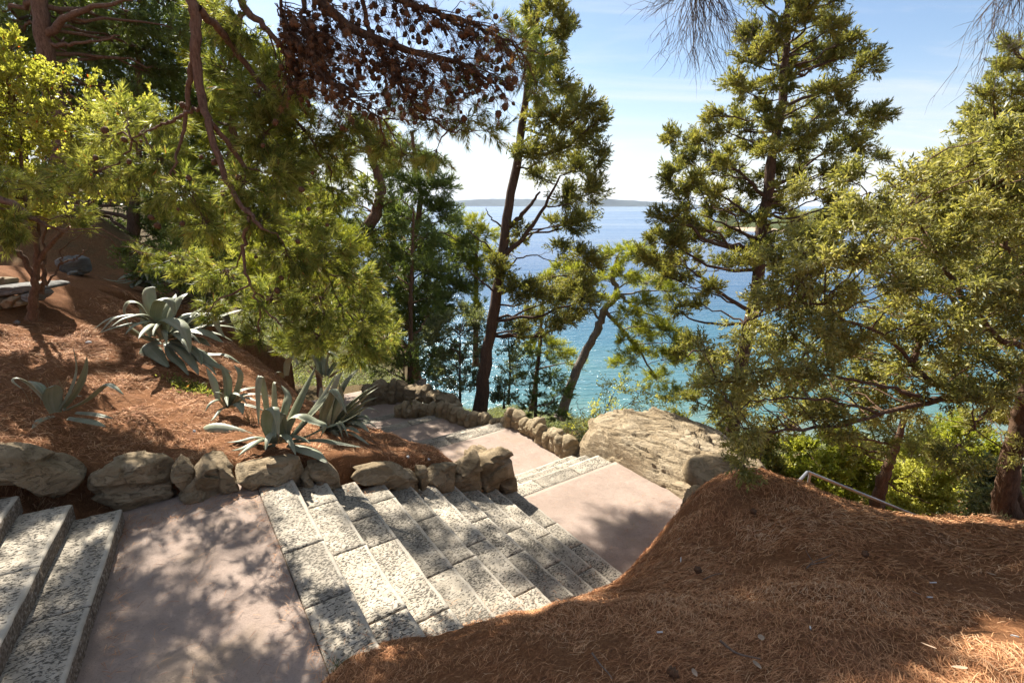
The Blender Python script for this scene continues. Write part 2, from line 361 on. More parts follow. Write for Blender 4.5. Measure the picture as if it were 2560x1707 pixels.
def ground_z(X, Y, rough=True):
    X = np.asarray(X, float); Y = np.asarray(Y, float)
    s = X * D[0] + Y * D[1]; w = X * M[0] + Y * M[1]
    zl = np.clip(zL_(X, Y), -9, 4.5); zr = zR_(X, Y); zs = zslope(X, Y)
    # hill keeps rising on the far left, everything ends in the sea in front
    zs = np.where(X < -6, zs + np.clip((-6 - X), 0, 30) * .42, zs)
    bl = smooth01((Y - 12.5) / 6.)
    zl = zl * (1 - bl) + zs * bl
    # stairs corridor floor
    zc1 = np.where(s < .545, -3.12, np.where(s < 4.15, -3.15 - (np.ceil((s - .905) / .36).clip(0, 9)) * .15 - .1, -4.6))
    zc1 = np.where(s < -.66, -3.05 + np.floor((-.3 - s) / .36).clip(0, 12) * .15 - .12, zc1)
    zc2 = np.interp(w, [5.9, 7.0, 9.1, 10.15, 11.35, 12.6, 14], [-4.65, -5.08, -5.08, -5.53, -5.55, -5.98, -5.98])
    inA = (w < wall_w(s)) & (w > -3) & (s < 6.3) & (s > -6)
    inB = (w >= 5.5) & (s > left_s(w)) & (s < right_s(w)) & (w < 15)
    # left of the wall / path
    f = smooth01((w - wall_w(s) - .12) / .3)
    zcap = np.interp(w, [5.5, 7.0, 9.1, 10.15, 11.35, 12.6], [-4.68, -5.0, -5.0, -5.45, -5.5, -5.9]) + 1.25 * np.clip(left_s(w) - .08 - s, 0, 9)
    zl = np.where((w > 5.5) & (w < 13) & (s < 4.3), np.minimum(zl, zcap), zl)
    zleft = np.where(s < 4.25, np.where(f > 0, zl * f + (1 - f) * zc1, zc1), zl)
    zright = np.maximum(zr, zc1)
    z = np.where(inA, zright, zleft)
    # everything on the seaward side: mound, then the slope to the water
    zs2 = zs - 1.3 * smooth01((X - 2.2) / 3.) * smooth01((30 - Y) / 10.)
    q = smooth01((Y - 6.4) / 2.2)
    outer = zr * (1 - q) + np.minimum(zs2, -4.9) * q
    g = smooth01((s - right_s(w)) / .25)
    near = smooth01((s - right_s(w) - .2) / 2.5)
    outer2 = np.where(w < 7.4, np.minimum(outer, -4.85), (zc2 - .22) * (1 - near) + np.minimum(zs2, zc2 - .3) * near)
    z = np.where((w >= 5.5) & (s >= left_s(w)), np.where(s < right_s(w), np.where(s < 4.9, np.maximum(zc2, np.minimum(zl, zc2 + 2.5 * (left_s(w) + np.interp(w, [7., 7.8], [.02, .35]) - s))), zc2), zc2 * (1 - g) + outer2 * g), z)
    z = np.where((s >= 6.3) & (w < 5.5), outer, z)
    big = smooth01((np.hypot(X, Y - 4) - 13) / 6.)
    z = z * (1 - big) + np.where((X < -6) & (Y < 16), zl, zs) * big
    z = np.where(Y < -3.5, zr_back(X, Y, z), z)
    if rough:
        P = np.stack([X, Y, np.zeros_like(X)], -1)
        off = np.where(inA & (zr < zc1 + .02), 0, 1.) * np.where(inB, 0, 1.)
        z = z + off * (.10 * fbm(P * 2.1, 3, 3) + .045 * fbm(P * 6, 9, 3))
    return z
def zr_back(X, Y, z): return z
def off_path(X, Y):
    s = X * D[0] + Y * D[1]; w = X * M[0] + Y * M[1]
    zc1 = np.where(s < .545, -3.0, np.where(s < 4.15, -3.0 - (np.ceil((s - .905) / .36).clip(0, 9)) * .15, -4.5))
    zc1 = np.where(s < -.66, -3.0 + np.floor((-.3 - s) / .36).clip(0, 12) * .15, zc1)
    a = (w < wall_w(s) + .1) & (w > -3) & (s < 6.3) & (s > -6) & (zR_(X, Y) < zc1)
    zc2 = np.interp(w, [5.9, 7.0, 9.1, 10.15, 11.35, 12.6, 14], [-4.5, -4.95, -4.95, -5.4, -5.4, -5.85, -5.85])
    b = (w >= 5.5) & (s > left_s(w)) & (s < right_s(w)) & (w < 15) & (ground_z(X, Y, False) < zc2)
    return ~(a | b)
def grid_ground(name, xs, ys, mat):
    X, Y = np.meshgrid(xs, ys); Z = ground_z(X, Y)
    nx, ny = len(xs), len(ys)
    i = np.arange(ny - 1)[:, None]; j = np.arange(nx - 1)[None]
    q = np.stack([i * nx + j, i * nx + j + 1, (i + 1) * nx + j + 1, (i + 1) * nx + j], -1).reshape(-1, 4)
    return mk(name, np.stack([X, Y, Z], -1).reshape(-1, 3), [q], mat, smooth=True)
def graded(lo, hi, a, b, fine, grow):
    v = list(np.arange(a, b, fine)); s_ = fine
    x = v[-1]
    while x < hi: s_ = min(s_ * grow, 6.); x += s_; v.append(x)
    s_ = fine; x = v[0]
    while x > lo: s_ = min(s_ * grow, 6.); x -= s_; v.insert(0, x)
    return np.array(v)
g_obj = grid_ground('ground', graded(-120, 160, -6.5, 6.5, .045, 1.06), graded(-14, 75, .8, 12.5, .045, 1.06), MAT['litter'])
tag(g_obj, kind='structure')

# ------------------------------------------------------------------ sea, islands, headland
def mat_sea():
    t = NT('sea_water'); p = t.pos()
    sx = t.n('ShaderNodeSeparateXYZ'); t.l(p, sx.inputs[0])
    n1 = t.noise(t.mapping(p, (.05, .09, 1)), 1., 4, .6)
    yy = t.math('ADD', sx.outputs[1], t.math('MULTIPLY', t.math('SUBTRACT', n1, .5), 34.))
    c = t.ramp(t.math('DIVIDE', yy, 260.), [(.09, (.20, .25, .20)), (.135, (.08, .20, .20)), (.20, (.030, .135, .20)), (.32, (.024, .10, .205)), (.55, (.035, .10, .23)), (.9, (.05, .125, .26))])
    wv = t.noise(t.mapping(p, (.55, 1.5, 1), (0, 0, .25)), 1., 5, .62, .4)
    wf = t.noise(t.mapping(p, (.02, .09, 1), (0, 0, .15)), 1., 5, .65, .6)
    patch = t.noise(t.mapping(p, (.0016, .011, 1)), 1., 4, .6)
    rough = t.ramp(patch, [(.35, (.10, .10, .10)), (.65, (.30, .30, .30))])
    
    def fade(a, m):
        return t.math('MULTIPLY', t.math('MINIMUM', t.math('DIVIDE', m, t.math('MAXIMUM', sx.outputs[1], 1.)), 1.), a)
    nb = t.bump(wv, .8, .42); nb.node.inputs['Strength'].is_linked or t.l(fade(.85, 70.), nb.node.inputs['Strength'])
    nb = t.bump(wf, .35, 2.2, nb); t.l(fade(.4, 240.), nb.node.inputs['Strength'])
    t.pbr(c, rough, .5, nb); return t.m
def disc(name, r, z, mat, rings):
    acc = Acc(); k = 96; ang = np.arange(k) * 2 * math.pi / k
    rr = np.concatenate([[.5], np.geomspace(5, r, rings)])
    V = np.stack([rr[:, None] * np.cos(ang), rr[:, None] * np.sin(ang), np.full((len(rr), k), z)], -1).reshape(-1, 3)
    i = np.arange(len(rr) - 1)[:, None]; j = np.arange(k)[None]
    q = np.stack([i * k + j, i * k + (j + 1) % k, (i + 1) * k + (j + 1) % k, (i + 1) * k + j], -1).reshape(-1, 4)
    # only the seaward half is water
    keep = V[q].mean(1)[:, 1] > 8
    return mk(name, V, [q[keep]], mat, smooth=True)
sea = disc('sea', 14000, SEA_Z, mat_sea(), 40); tag(sea, kind='structure')
MAT['island'] = mat_plain('island_scrub', (.045, .055, .05), .95, .1, .35, .004, bump=0)
def island(name, pts, Y, depth, mat):
    """ridge line given in photo pixels at distance Y, built as a real ridge with depth"""
    us = np.linspace(pts[0][0], pts[-1][0], 90); vs = np.interp(us, [a for a, b in pts], [b for a, b in pts])
    rows = []
    hz = []
    for i, u in enumerate(us):
        top = atY(u, vs[i], Y); hz.append(top)
    hz = np.array(hz); hz[:, 2] = np.maximum(hz[:, 2] + 6 * fbm(np.stack([us * .06, us * 0, us * 0], -1), 5, 3), SEA_Z + 1)
    prof = [(-1, 0.), (-.8, .12), (-.5, .5), (-.2, .88), (0, 1.), (.3, .85), (.7, .4), (1., 0.)]
    V = []
    for (o, h) in prof:
        r_ = hz.copy(); r_[:, 1] += o * depth * (.7 + .3 * np.sin(us * .02)); r_[:, 0] *= r_[:, 1] / Y
        r_[:, 2] = SEA_Z - 2 + (hz[:, 2] - SEA_Z + 2) * h; V.append(r_)
    V = np.array(V); nx = len(us); ny = len(prof)
    V[..., 2] += 5 * fbm(V * .012, 8, 3) * (np.array([h for _, h in prof])[:, None] > .05)
    i = np.arange(ny - 1)[:, None]; j = np.arange(nx - 1)[None]
    q = np.stack([i * nx + j, i * nx + j + 1, (i + 1) * nx + j + 1, (i + 1) * nx + j], -1).reshape(-1, 4)
    o = mk(name, V.reshape(-1, 3), [q], mat, smooth=True); tag(o, kind='structure'); return o
island('island', [(1040, 512), (1100, 507), (1150, 501), (1230, 497), (1330, 498), (1400, 503), (1440, 507), (1470, 513)], 8600, 700, MAT['island'])
island('island', [(1420, 512), (1450, 506), (1480, 500), (1520, 498), (1580, 502), (1640, 505), (1700, 508), (1760, 513)], 7000, 600, MAT['island'])

# ------------------------------------------------------------------ landings and staircases
def landing(name, poly, z, thick=.12):
    """poly: (s,w) corners; a subdivided sheet with skirt"""
    poly = [SW(s, w, z) for s, w in poly]
    a, b, c, d = poly; n = 40
    u = np.linspace(0, 1, n)[None, :, None]; v = np.linspace(0, 1, n)[:, None, None]
    V = (a * (1 - u) + b * u) * (1 - v) + (d * (1 - u) + c * u) * v
    V[..., 2] += .006 * fbm(V * 1.2, 4, 3)
    V[..., 2] -= .0
    V = V.reshape(-1, 3)
    i = np.arange(n - 1)[:, None]; j = np.arange(n - 1)[None]
    q = np.stack([i * n + j, i * n + j + 1, (i + 1) * n + j + 1, (i + 1) * n + j], -1).reshape(-1, 4)
    border = list(range(n)) + [i_ * n + n - 1 for i_ in range(1, n)] + [(n - 1) * n + i_ for i_ in range(n - 2, -1, -1)] + [i_ * n for i_ in range(n - 2, 0, -1)]
    B = V[border].copy(); B[:, 2] -= thick
    m = len(border); base = len(V)
    sk = np.array([[border[k], base + k, base + (k + 1) % m, border[(k + 1) % m]] for k in range(m)])
    o = mk(name, np.vstack([V, B]), [q, sk], MAT['pink'], smooth=False); tag(o, kind='structure'); return o
T_, RS = .36, .15
landing('landing', [(-1.2, 2.0), (.536, 2.0), (.536, 6.1), (-1.2, 6.1)], -3.0 - .006)
landing('landing', [(4.149, 2.6), (6.75, 2.6), (6.55, 5.902), (4.149, 5.902)], -4.5 - .006)
landing('landing', [(4.0, 6.985), (6.35, 6.985), (6.3, 9.04), (4.0, 9.04)], -4.95 - .006)
landing('landing', [(3.5, 10.145), (6.1, 10.145), (5.8, 11.352), (3.3, 11.352)], -5.4 - .006)
landing('landing', [(2.6, 11.705), (5.75, 11.705), (5.55, 12.42), (2.4, 12.62)], -5.55 - .006)
landing('landing', [(1.0, 12.76), (5.55, 12.76), (7.2, 15.8), (.5, 15.8)], -5.85 - .006)

def block_mesh(ln, dp, ht, seed):
    """one cut stone: x along the front edge, y back, z down from the top; worn bevelled edges"""
    nx, ny = max(4, int(ln / .05)), max(4, int(dp / .05))
    bv = .012
    xs = np.concatenate([[0, bv], np.linspace(bv, ln - bv, nx)[1:-1], [ln - bv, ln]])
    ys = np.concatenate([[0, bv], np.linspace(bv, dp - bv, ny)[1:-1], [dp - bv, dp]])
    X, Y = np.meshgrid(xs, ys); Z = np.zeros_like(X)
    ed = np.minimum(np.minimum(X, ln - X), np.minimum(Y, dp - Y))
    Z -= np.where(ed < 1e-6, bv, 0)
    P = np.stack([X + seed * 3.1, Y, Z], -1)
    Z += .004 * fbm(P * 6, seed, 3) - np.where(ed < bv * 1.5, .014 * np.clip(np.abs(fbm(P * 9, seed + 5, 3)) - .12, 0, 1), 0)
    wob = .011 * fbm(P * 4, seed + 9, 3)
    Y2 = Y + np.where(Y < .03, wob, 0)
    V = np.stack([X, Y2, Z], -1); n2 = V.shape[1]; n1 = V.shape[0]
    V = V.reshape(-1, 3)
    i = np.arange(n1 - 1)[:, None]; j = np.arange(n2 - 1)[None]
    q = np.stack([i * n2 + j, i * n2 + j + 1, (i + 1) * n2 + j + 1, (i + 1) * n2 + j], -1).reshape(-1, 4)
    border = list(range(n2)) + [k * n2 + n2 - 1 for k in range(1, n1)] + [(n1 - 1) * n2 + k for k in range(n2 - 2, -1, -1)] + [k * n2 for k in range(n1 - 2, 0, -1)]
    B = V[border].copy(); B[:, 2] = -ht; m = len(border); base = len(V)
    sk = np.array([[border[k], base + k, base + (k + 1) % m, border[(k + 1) % m]] for k in range(m)])
    return np.vstack([V, B]), [q, sk]
bseed = [0]
def flight(name, label, steps, edge_dir, back_dir, group=None):
    """steps: list of (front edge start xyz, joints along the edge, depth)"""
    st = empty(name, tuple(steps[0][0]), label, 'stone steps', group)
    e = unit(np.append(edge_dir, 0)); b = unit(np.append(back_dir, 0))
    org = np.asarray(steps[0][0])
    rz = math.atan2(e[1], e[0])
    flip = np.cross(e, b)[2] < 0
    for P0, joints, dp in steps:
        for a, c in zip(joints[:-1], joints[1:]):
            bseed[0] += 1
            V, F = block_mesh(c - a - .009, dp, .17, bseed[0])
            if flip: V[:, 1] *= -1; F = [f[:, ::-1] for f in F]
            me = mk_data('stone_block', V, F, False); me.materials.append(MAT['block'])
            o = bpy.data.objects.new('stone_block', me); link(o, st)
            p = np.asarray(P0) + e * (a + .004) - org
            o.location = tuple(p); o.rotation_euler = (0, 0, rz)
            o.rotation_euler.x = R(random.uniform(-.25, .25)); o.rotation_euler.y = R(random.uniform(-.15, .15))
    return st
# main flight: edges run from the near wall (w=5.7) toward the mound: direction -M, back = -D
def pj(w0, ws): return [0.] + [w0 - x for x in ws]
main = []
wjoint = [[4.40, 3.62, 2.6], [5.25, 4.32, 3.35, 2.3], [4.98, 4.45, 3.3, 2.3], [5.42, 3.9, 2.6], [5.0, 4.1, 3.1], [4.45, 3.5, 2.6], [5.0, 4.2, 3.3], [4.75, 3.95, 3.2], [4.6, 3.8, 3.2], [4.9, 4.35, 3.5]]
for k in range(10):
    s = .905 + .36 * k; ww = float(wall_w(s)) + .06
    main.append((SW(s, ww, -3 - .15 * k), pj(ww, wjoint[k]), .36 if k else .36))
flight('stone_staircase', 'flight of ten grey pitted stone steps in dappled shade beside the rough wall', main, -M, -D)
# upper flight climbing to the left (skewed a little)
ue = unit(atZ(162, 1707, -2.85)[:2] - atZ(305, 1270, -2.85)[:2]); ub = np.array([ue[1], -ue[0]])
if ub @ D > 0: ub = -ub
up = []
P = atZ(305, 1270, -2.85); up.append((P, [0, 1.42, 2.6, 3.6], .42))
P = atZ(178, 1257, -2.70); up.append((P, [0, .98, 2.2, 3.6], .42))
P = atZ(47, 1236, -2.55); up.append((P, [0, .9, 2.2, 3.4], .42))
for k in (1, 2, 3):
    P2 = P + np.append(ub * .37 * k, .15 * k); up.append((P2, [0, 1.2, 2.2, 3.4], .42))
flight('stone_staircase', 'pale stone steps climbing out of the picture at the lower left', up, ue, ub)
def far_flight(label, w0, n, z0, s0, s1, bend=0.):
    stp = []
    for k in range(n):
        w = w0 + .36 * (k + 1)
        a = SW(s1(w), w, z0 - .15 * k)
        ln = s1(w) - s0(w)
        js = [0, ln * random.uniform(.3, .5), ln * random.uniform(.65, .8), ln]
        stp.append((a, js, .36))
    return flight('stone_staircase', label, stp, -D, -M)
far_flight('three sunlit pale stone steps between the wall corner and the big boulder', 5.90, 3, -4.5, lambda w: 4.0, lambda w: 6.27)
far_flight('three bright stone steps halfway down the sunlit pink path', 9.04, 3, -4.95, lambda w: 3.9, lambda w: 6.15)
far_flight('single bright stone step below the second sunlit pink landing', 11.345, 1, -5.4, lambda w: 3.0, lambda w: 5.75)
far_flight('shaded stone step leading onto the lowest landing by the dark curved wall', 12.40, 1, -5.55, lambda w: 2.2, lambda w: 5.6)
# ------------------------------------------------------------------ rough stones
def poly_radius(poly, ang):
    """distance from the centroid to the outline along each angle"""
    poly = np.asarray(poly, float); n = len(poly)
    out = np.full(ang.shape, .02)
    dx, dy = np.cos(ang), np.sin(ang)
    for i in range(n):
        a = poly[i]; b = poly[(i + 1) % n]; e = b - a
        den = dx * e[1] - dy * e[0]
        den = np.where(np.abs(den) < 1e-9, 1e-9, den)
        t = (a[0] * e[1] - a[1] * e[0]) / den
        u = (a[0] * dy - a[1] * dx) / den
        ok = (t > 0) & (u >= -1e-6) & (u <= 1 + 1e-6)
        out = np.where(ok, np.maximum(out, t), out)
    return out
def facet_disp(V, size, n, seed, stretch=(1, 1, 1.5)):
    """blocky relief: every point follows the tilted plane of its nearest cell"""
    g = np.random.default_rng(seed + 500); P = V.reshape(-1, 3) / size * np.array(stretch)
    lo, hi = P.min(0), P.max(0); S = lo + (hi - lo) * g.random((n, 3)); G = g.normal(size=(n, 3)) * .7; off = g.normal(0, .35, n)
    w_ = P + .12 * np.stack([fbm(P * 2.1, seed + k, 2) for k in range(3)], -1)
    best = np.argmin(((w_[:, None] - S[None]) ** 2).sum(-1), 1) if len(P) * n < 4e6 else np.concatenate([np.argmin(((q[:, None] - S[None]) ** 2).sum(-1), 1) for q in np.array_split(w_, 1 + len(P) * n // 4000000)])
    return (((P - S[best]) * G[best]).sum(-1) + off[best]).reshape(V.shape[:-1])
def rock_mesh(outline, thick, seed, res=(30, 60), rough=.05, facets=12):
    """outline (a,b) in the plane of the wall face; returns local verts (a, depth, b), depth 0 = middle"""
    o = np.asarray(outline, float); c = o.mean(0)
    nl, nk = res
    pr = np.array([(0, -.5), (.45, -.5), (.78, -.48), (.90, -.42), (.97, -.30), (1., -.12), (.97, .05), (.85, .22), (.62, .40), (.3, .5), (0, .5)])
    seg = np.r_[0, np.cumsum(np.hypot(np.diff(pr[:, 0]), np.diff(pr[:, 1]) * .9))]
    u = np.linspace(0, seg[-1], nl); rs_ = np.interp(u, seg, pr[:, 0]); ds_ = np.interp(u, seg, pr[:, 1])
    lon = np.arange(nk) * 2 * math.pi / nk
    r = poly_radius(o - c, lon)
    a = c[0] + rs_[:, None] * r * np.cos(lon); b = c[1] + rs_[:, None] * r * np.sin(lon)
    d = (ds_ * thick)[:, None] * np.ones(nk)
    V = np.stack([a, d, b], -1)
    size = max(r.mean(), .05)
    g = np.random.default_rng(seed)
    ctr = np.array([c[0], 0, c[1]])
    for fi in range(facets // 2):                # broad breaks across the face and the top
        n = unit(np.array([g.normal() * .5, -1., .25 + g.normal() * .55]) if fi % 3 else np.array([g.normal() * .5, -.35, 1.]))
        dist = ((V - ctr) @ n); lim = dist.max() * g.uniform(.74, .95)
        over = np.clip(dist - lim, 0, None); V = V - over[..., None] * n
    N = V - ctr
    Pn = V / size + seed * 7.7
    f_ = facet_disp(V - ctr, size, facets + 6, seed)
    disp = size * (.15 * f_ + rough * (.5 * fbm(Pn * 1.4, seed, 3) + .8 * fbm(Pn * np.array([2.2, 2.2, 5.]), seed + 3, 4)))
    V = V + unit(N + np.array([0, -1e-6, 0])) * (disp * np.minimum(1, np.linalg.norm(N, axis=-1) / (.3 * size)))[..., None]
    V = V.reshape(-1, 3)
    i = np.arange(nl - 1)[:, None]; j = np.arange(nk)[None]
    q = np.stack([i * nk + j, (i + 1) * nk + j, (i + 1) * nk + (j + 1) % nk, i * nk + (j + 1) % nk], -1).reshape(-1, 4)
    return V, q
def place_rock(name, outline, thick, origin, ax, dp, mat, parent, seed, **kw):
    """ax: horizontal unit vector along the wall, dp: horizontal unit vector into the wall"""
    V, q = rock_mesh(outline, thick, seed, **kw)
    ax = np.append(ax, 0) if len(ax) == 2 else ax; dp = np.append(dp, 0) if len(dp) == 2 else dp
    W = V[:, :1] * ax + V[:, 1:2] * dp + V[:, 2:3] * np.array([0, 0, 1.])
    if np.dot(np.cross(ax, dp), [0, 0, 1]) < 0: q = q[:, ::-1]
    c = W.mean(0); me = mk_data(name, W - c, [q], False); me.materials.append(mat)
    ob = bpy.data.objects.new(name, me); link(ob, parent)
    base = np.asarray(parent.location) if parent is not None else np.zeros(3)
    ob.location = tuple(np.asarray(origin) + c - base)
    return ob

def c4(p): return [(x * .4465, 600 + y * .4465) for x, y in p]
def c5(p): return [(560 + x * .3507, 850 + y * .3508) for x, y in p]
NEAR = [
 (c4([(-420, 1230), (0, 1203), (120, 1205), (250, 1240), (400, 1290), (505, 1345), (490, 1372), (320, 1445), (200, 1420), (60, 1395), (-300, 1400), (-450, 1330)]), .55),
 (c4([(512, 1345), (590, 1315), (600, 1290), (700, 1262), (850, 1243), (925, 1250), (968, 1280), (950, 1352), (760, 1365), (600, 1380), (510, 1375)]), .5),
 (c4([(472, 1430), (490, 1385), (620, 1375), (740, 1355), (960, 1362), (972, 1400), (950, 1455), (880, 1505), (740, 1545), (640, 1510), (520, 1470)]), .55),
 (c4([(962, 1310), (1020, 1243), (1088, 1290), (1090, 1335), (1030, 1395), (966, 1352)]), .4),
 (c4([(1005, 1420), (1085, 1345), (1120, 1300), (1165, 1242), (1262, 1248), (1312, 1310), (1338, 1420), (1210, 1470), (1080, 1490)]), .5),
 (c4([(1312, 1312), (1480, 1280), (1600, 1255), (1672, 1238), (1715, 1340), (1725, 1395), (1580, 1400), (1420, 1408), (1335, 1372)]), .45),
 (c4([(1690, 1330), (1740, 1290), (1775, 1400), (1712, 1400)]), .3),
 (c4([(1733, 1258), (1800, 1268), (1862, 1268), (1902, 1310), (1930, 1405), (1860, 1400), (1800, 1385), (1745, 1350)]), .4),
 (c5([(922, 1022), (960, 973), (1060, 945), (1180, 913), (1255, 922), (1320, 958), (1402, 985), (1400, 1065), (1300, 1090), (1200, 1080), (1000, 1050)]), .45),
 (c5([(1392, 910), (1452, 912), (1457, 1020), (1432, 1090), (1408, 1062), (1400, 990)]), .25),
 (c5([(1455, 1040), (1470, 990), (1500, 955), (1560, 918), (1640, 902), (1690, 905), (1662, 960), (1645, 1060), (1585, 1100), (1478, 1078)]), .4),
 (c5([(1655, 1070), (1672, 985), (1740, 888), (1790, 845), (1830, 820), (1834, 870), (1848, 980), (1838, 1065), (1760, 1092), (1690, 1090)]), .4),
 (c5([(1838, 890), (1900, 855), (2000, 806), (2053, 828), (2073, 945), (2000, 975), (1880, 1010), (1850, 980)]), .5),
 (c5([(1850, 1020), (1900, 1005), (1965, 998), (1988, 1010), (1988, 1085), (1862, 1085)]), .42),
 (c5([(1985, 1005), (2072, 952), (2088, 985), (2110, 1100), (2060, 1110), (1995, 1090)]), .42),
 (c5([(60, 960), (0, 880), (-40, 900), (-30, 1100), (60, 1105), (100, 1090), (130, 1060)]), .3),
]
wall1 = empty('stone_wall', tuple(SW(1., 5.9, -3)), 'low wall of big rough grey brown rocks along the top of the long stair', 'stone wall')
for k, (pts, th) in enumerate(NEAR):
    m = np.mean(pts, 0); r_ = onW(m[0], m[1], 5.8); s_ = float(r_[:2] @ D); w0 = float(wall_w(s_)) - .02
    pts = [(m[0] + (u - m[0]) * 1.03, m[1] + (v - m[1]) * 1.03) for u, v in pts]
    q = [onW(u, v, w0) for u, v in pts]
    # drop the feet a little so they sink in behind the treads
    out = [(p[:2] @ D, p[2]) for p in q]
    zmin = min(b for a, b in out)
    out = [(a, b - (.08 if b < zmin + .06 else 0)) for a, b in out]
    place_rock('stone', out, th, np.append(M * (w0 + th / 2 - .02), 0), D, M, MAT['rock'], wall1, 10 + k, res=(44, 84), rough=.05)
# end pieces facing the landing side keep the corner closed
for k, (s0, z0, z1, ww) in enumerate([(4.0, -4.55, -3.75, 6.25), (3.98, -4.6, -3.85, 6.7)]):
    place_rock('stone', [(ww - .2, z0), (ww + .22, z0), (ww + .2, z1), (ww - .18, z1 + .05)], .35, np.append(D * (s0 - .1), 0), M, -D, MAT['rock'], wall1, 60 + k)

def wall_run(name, label, path, z_of, h0, h1, step, mat, seed, tall=None, depth=.3, lean=0.):
    """row of upright stones set side by side along a plan path"""
    P = spline(np.array(path, float), 200); seg = np.r_[0, np.cumsum(np.linalg.norm(np.diff(P, axis=0), axis=1))]
    g = np.random.default_rng(seed); L_ = seg[-1]; x = 0.; k = 0
    w = empty(name, (P[0][0], P[0][1], z_of(0.)), label, 'stone wall')
    while x < L_:
        wd = step * g.choice([.65, .85, 1., 1.2, 1.5]) * g.uniform(.85, 1.15); xc = x + wd / 2
        c = np.array([np.interp(xc, seg, P[:, i]) for i in (0, 1)]); c2 = np.array([np.interp(min(xc + .1, L_), seg, P[:, i]) for i in (0, 1)]); c1 = np.array([np.interp(max(xc - .1, 0), seg, P[:, i]) for i in (0, 1)])
        ax = unit(c2 - c1); dp = np.array([-ax[1], ax[0]])
        z = z_of(xc / L_); h = g.uniform(h0, h1)
        if tall and abs(xc - tall[0]) < wd / 2: h = tall[1]; wd = tall[2]
        hw = wd / 2 + .04
        t1, t2, t3 = g.uniform(-.3, .3), g.uniform(.0, .35), g.uniform(.0, .35)
        out = [(-hw, -.18), (hw, -.18), (hw * g.uniform(.9, 1.1), h * .45), (hw * g.uniform(.65, 1), h * (1 - t2 * .6)), (hw * t1, h), (-hw * g.uniform(.65, 1), h * (1 - t3 * .6)), (-hw * g.uniform(.9, 1.1), h * .45)]
        ti = g.uniform(-.22, .22); out = [(a_ * math.cos(ti) - (b_ - h / 2) * math.sin(ti), max(-.2, h / 2 + a_ * math.sin(ti) + (b_ - h / 2) * math.cos(ti))) for a_, b_ in out]
        place_rock('stone', out, depth * g.uniform(.8, 1.25), np.array([c[0], c[1], z]) + np.append(dp * g.uniform(-.03, .03), 0), ax, dp, mat, w, seed * 100 + k, res=(22, 40), rough=.12, facets=9)
        x += wd; k += 1
    return w
def ppath(l): return [tuple(SW(s, w)[:2]) for s, w in l]
def zrun(w0, w1, f):
    return f
zw = lambda w: float(np.interp(w, [6.0, 6.3, 7.0, 9.1, 10.2, 11.4, 11.8, 12.6, 13], [-4.5, -4.6, -4.95, -4.95, -5.4, -5.4, -5.55, -5.6, -5.9]))
pw = [(6.33, 7.05), (6.32, 8.0), (6.28, 9.0), (6.2, 9.7), (6.05, 10.3), (5.85, 10.9), (5.62, 11.5)]
wall_run('stone_wall', 'sunlit row of upright pale rocks edging the far side of the pink path', ppath(pw), lambda t: zw(np.interp(t, np.linspace(0, 1, 7), [b for a, b in pw])), .34, .52, .2, MAT['rock_warm'], 3, tall=(2.15, .72, .2))
pw2 = [(5.55, 11.7), (5.35, 12.0), (5.1, 12.25), (4.85, 12.45)]
wall_run('stone_wall', 'short broken end of the pale rock row beside the lowest shaded step', ppath(pw2), lambda t: -5.5, .2, .42, .17, MAT['rock_warm'], 4)
cw = [atZ(905, 1012, -5.85), atZ(940, 1006, -5.85), atZ(999, 1001, -5.85), atZ(1045, 1005, -5.85), atZ(1085, 1016, -5.85), atZ(1112, 1030, -5.85), atZ(1140, 1042, -5.7)]
wall_run('stone_wall', 'dark shaded curved wall of rounded rocks around the lowest landing', [tuple(c[:2]) for c in cw], lambda t: -5.9 + .1 * max(0, t - .8), .62, .8, .28, MAT['rock'], 5, depth=.45)

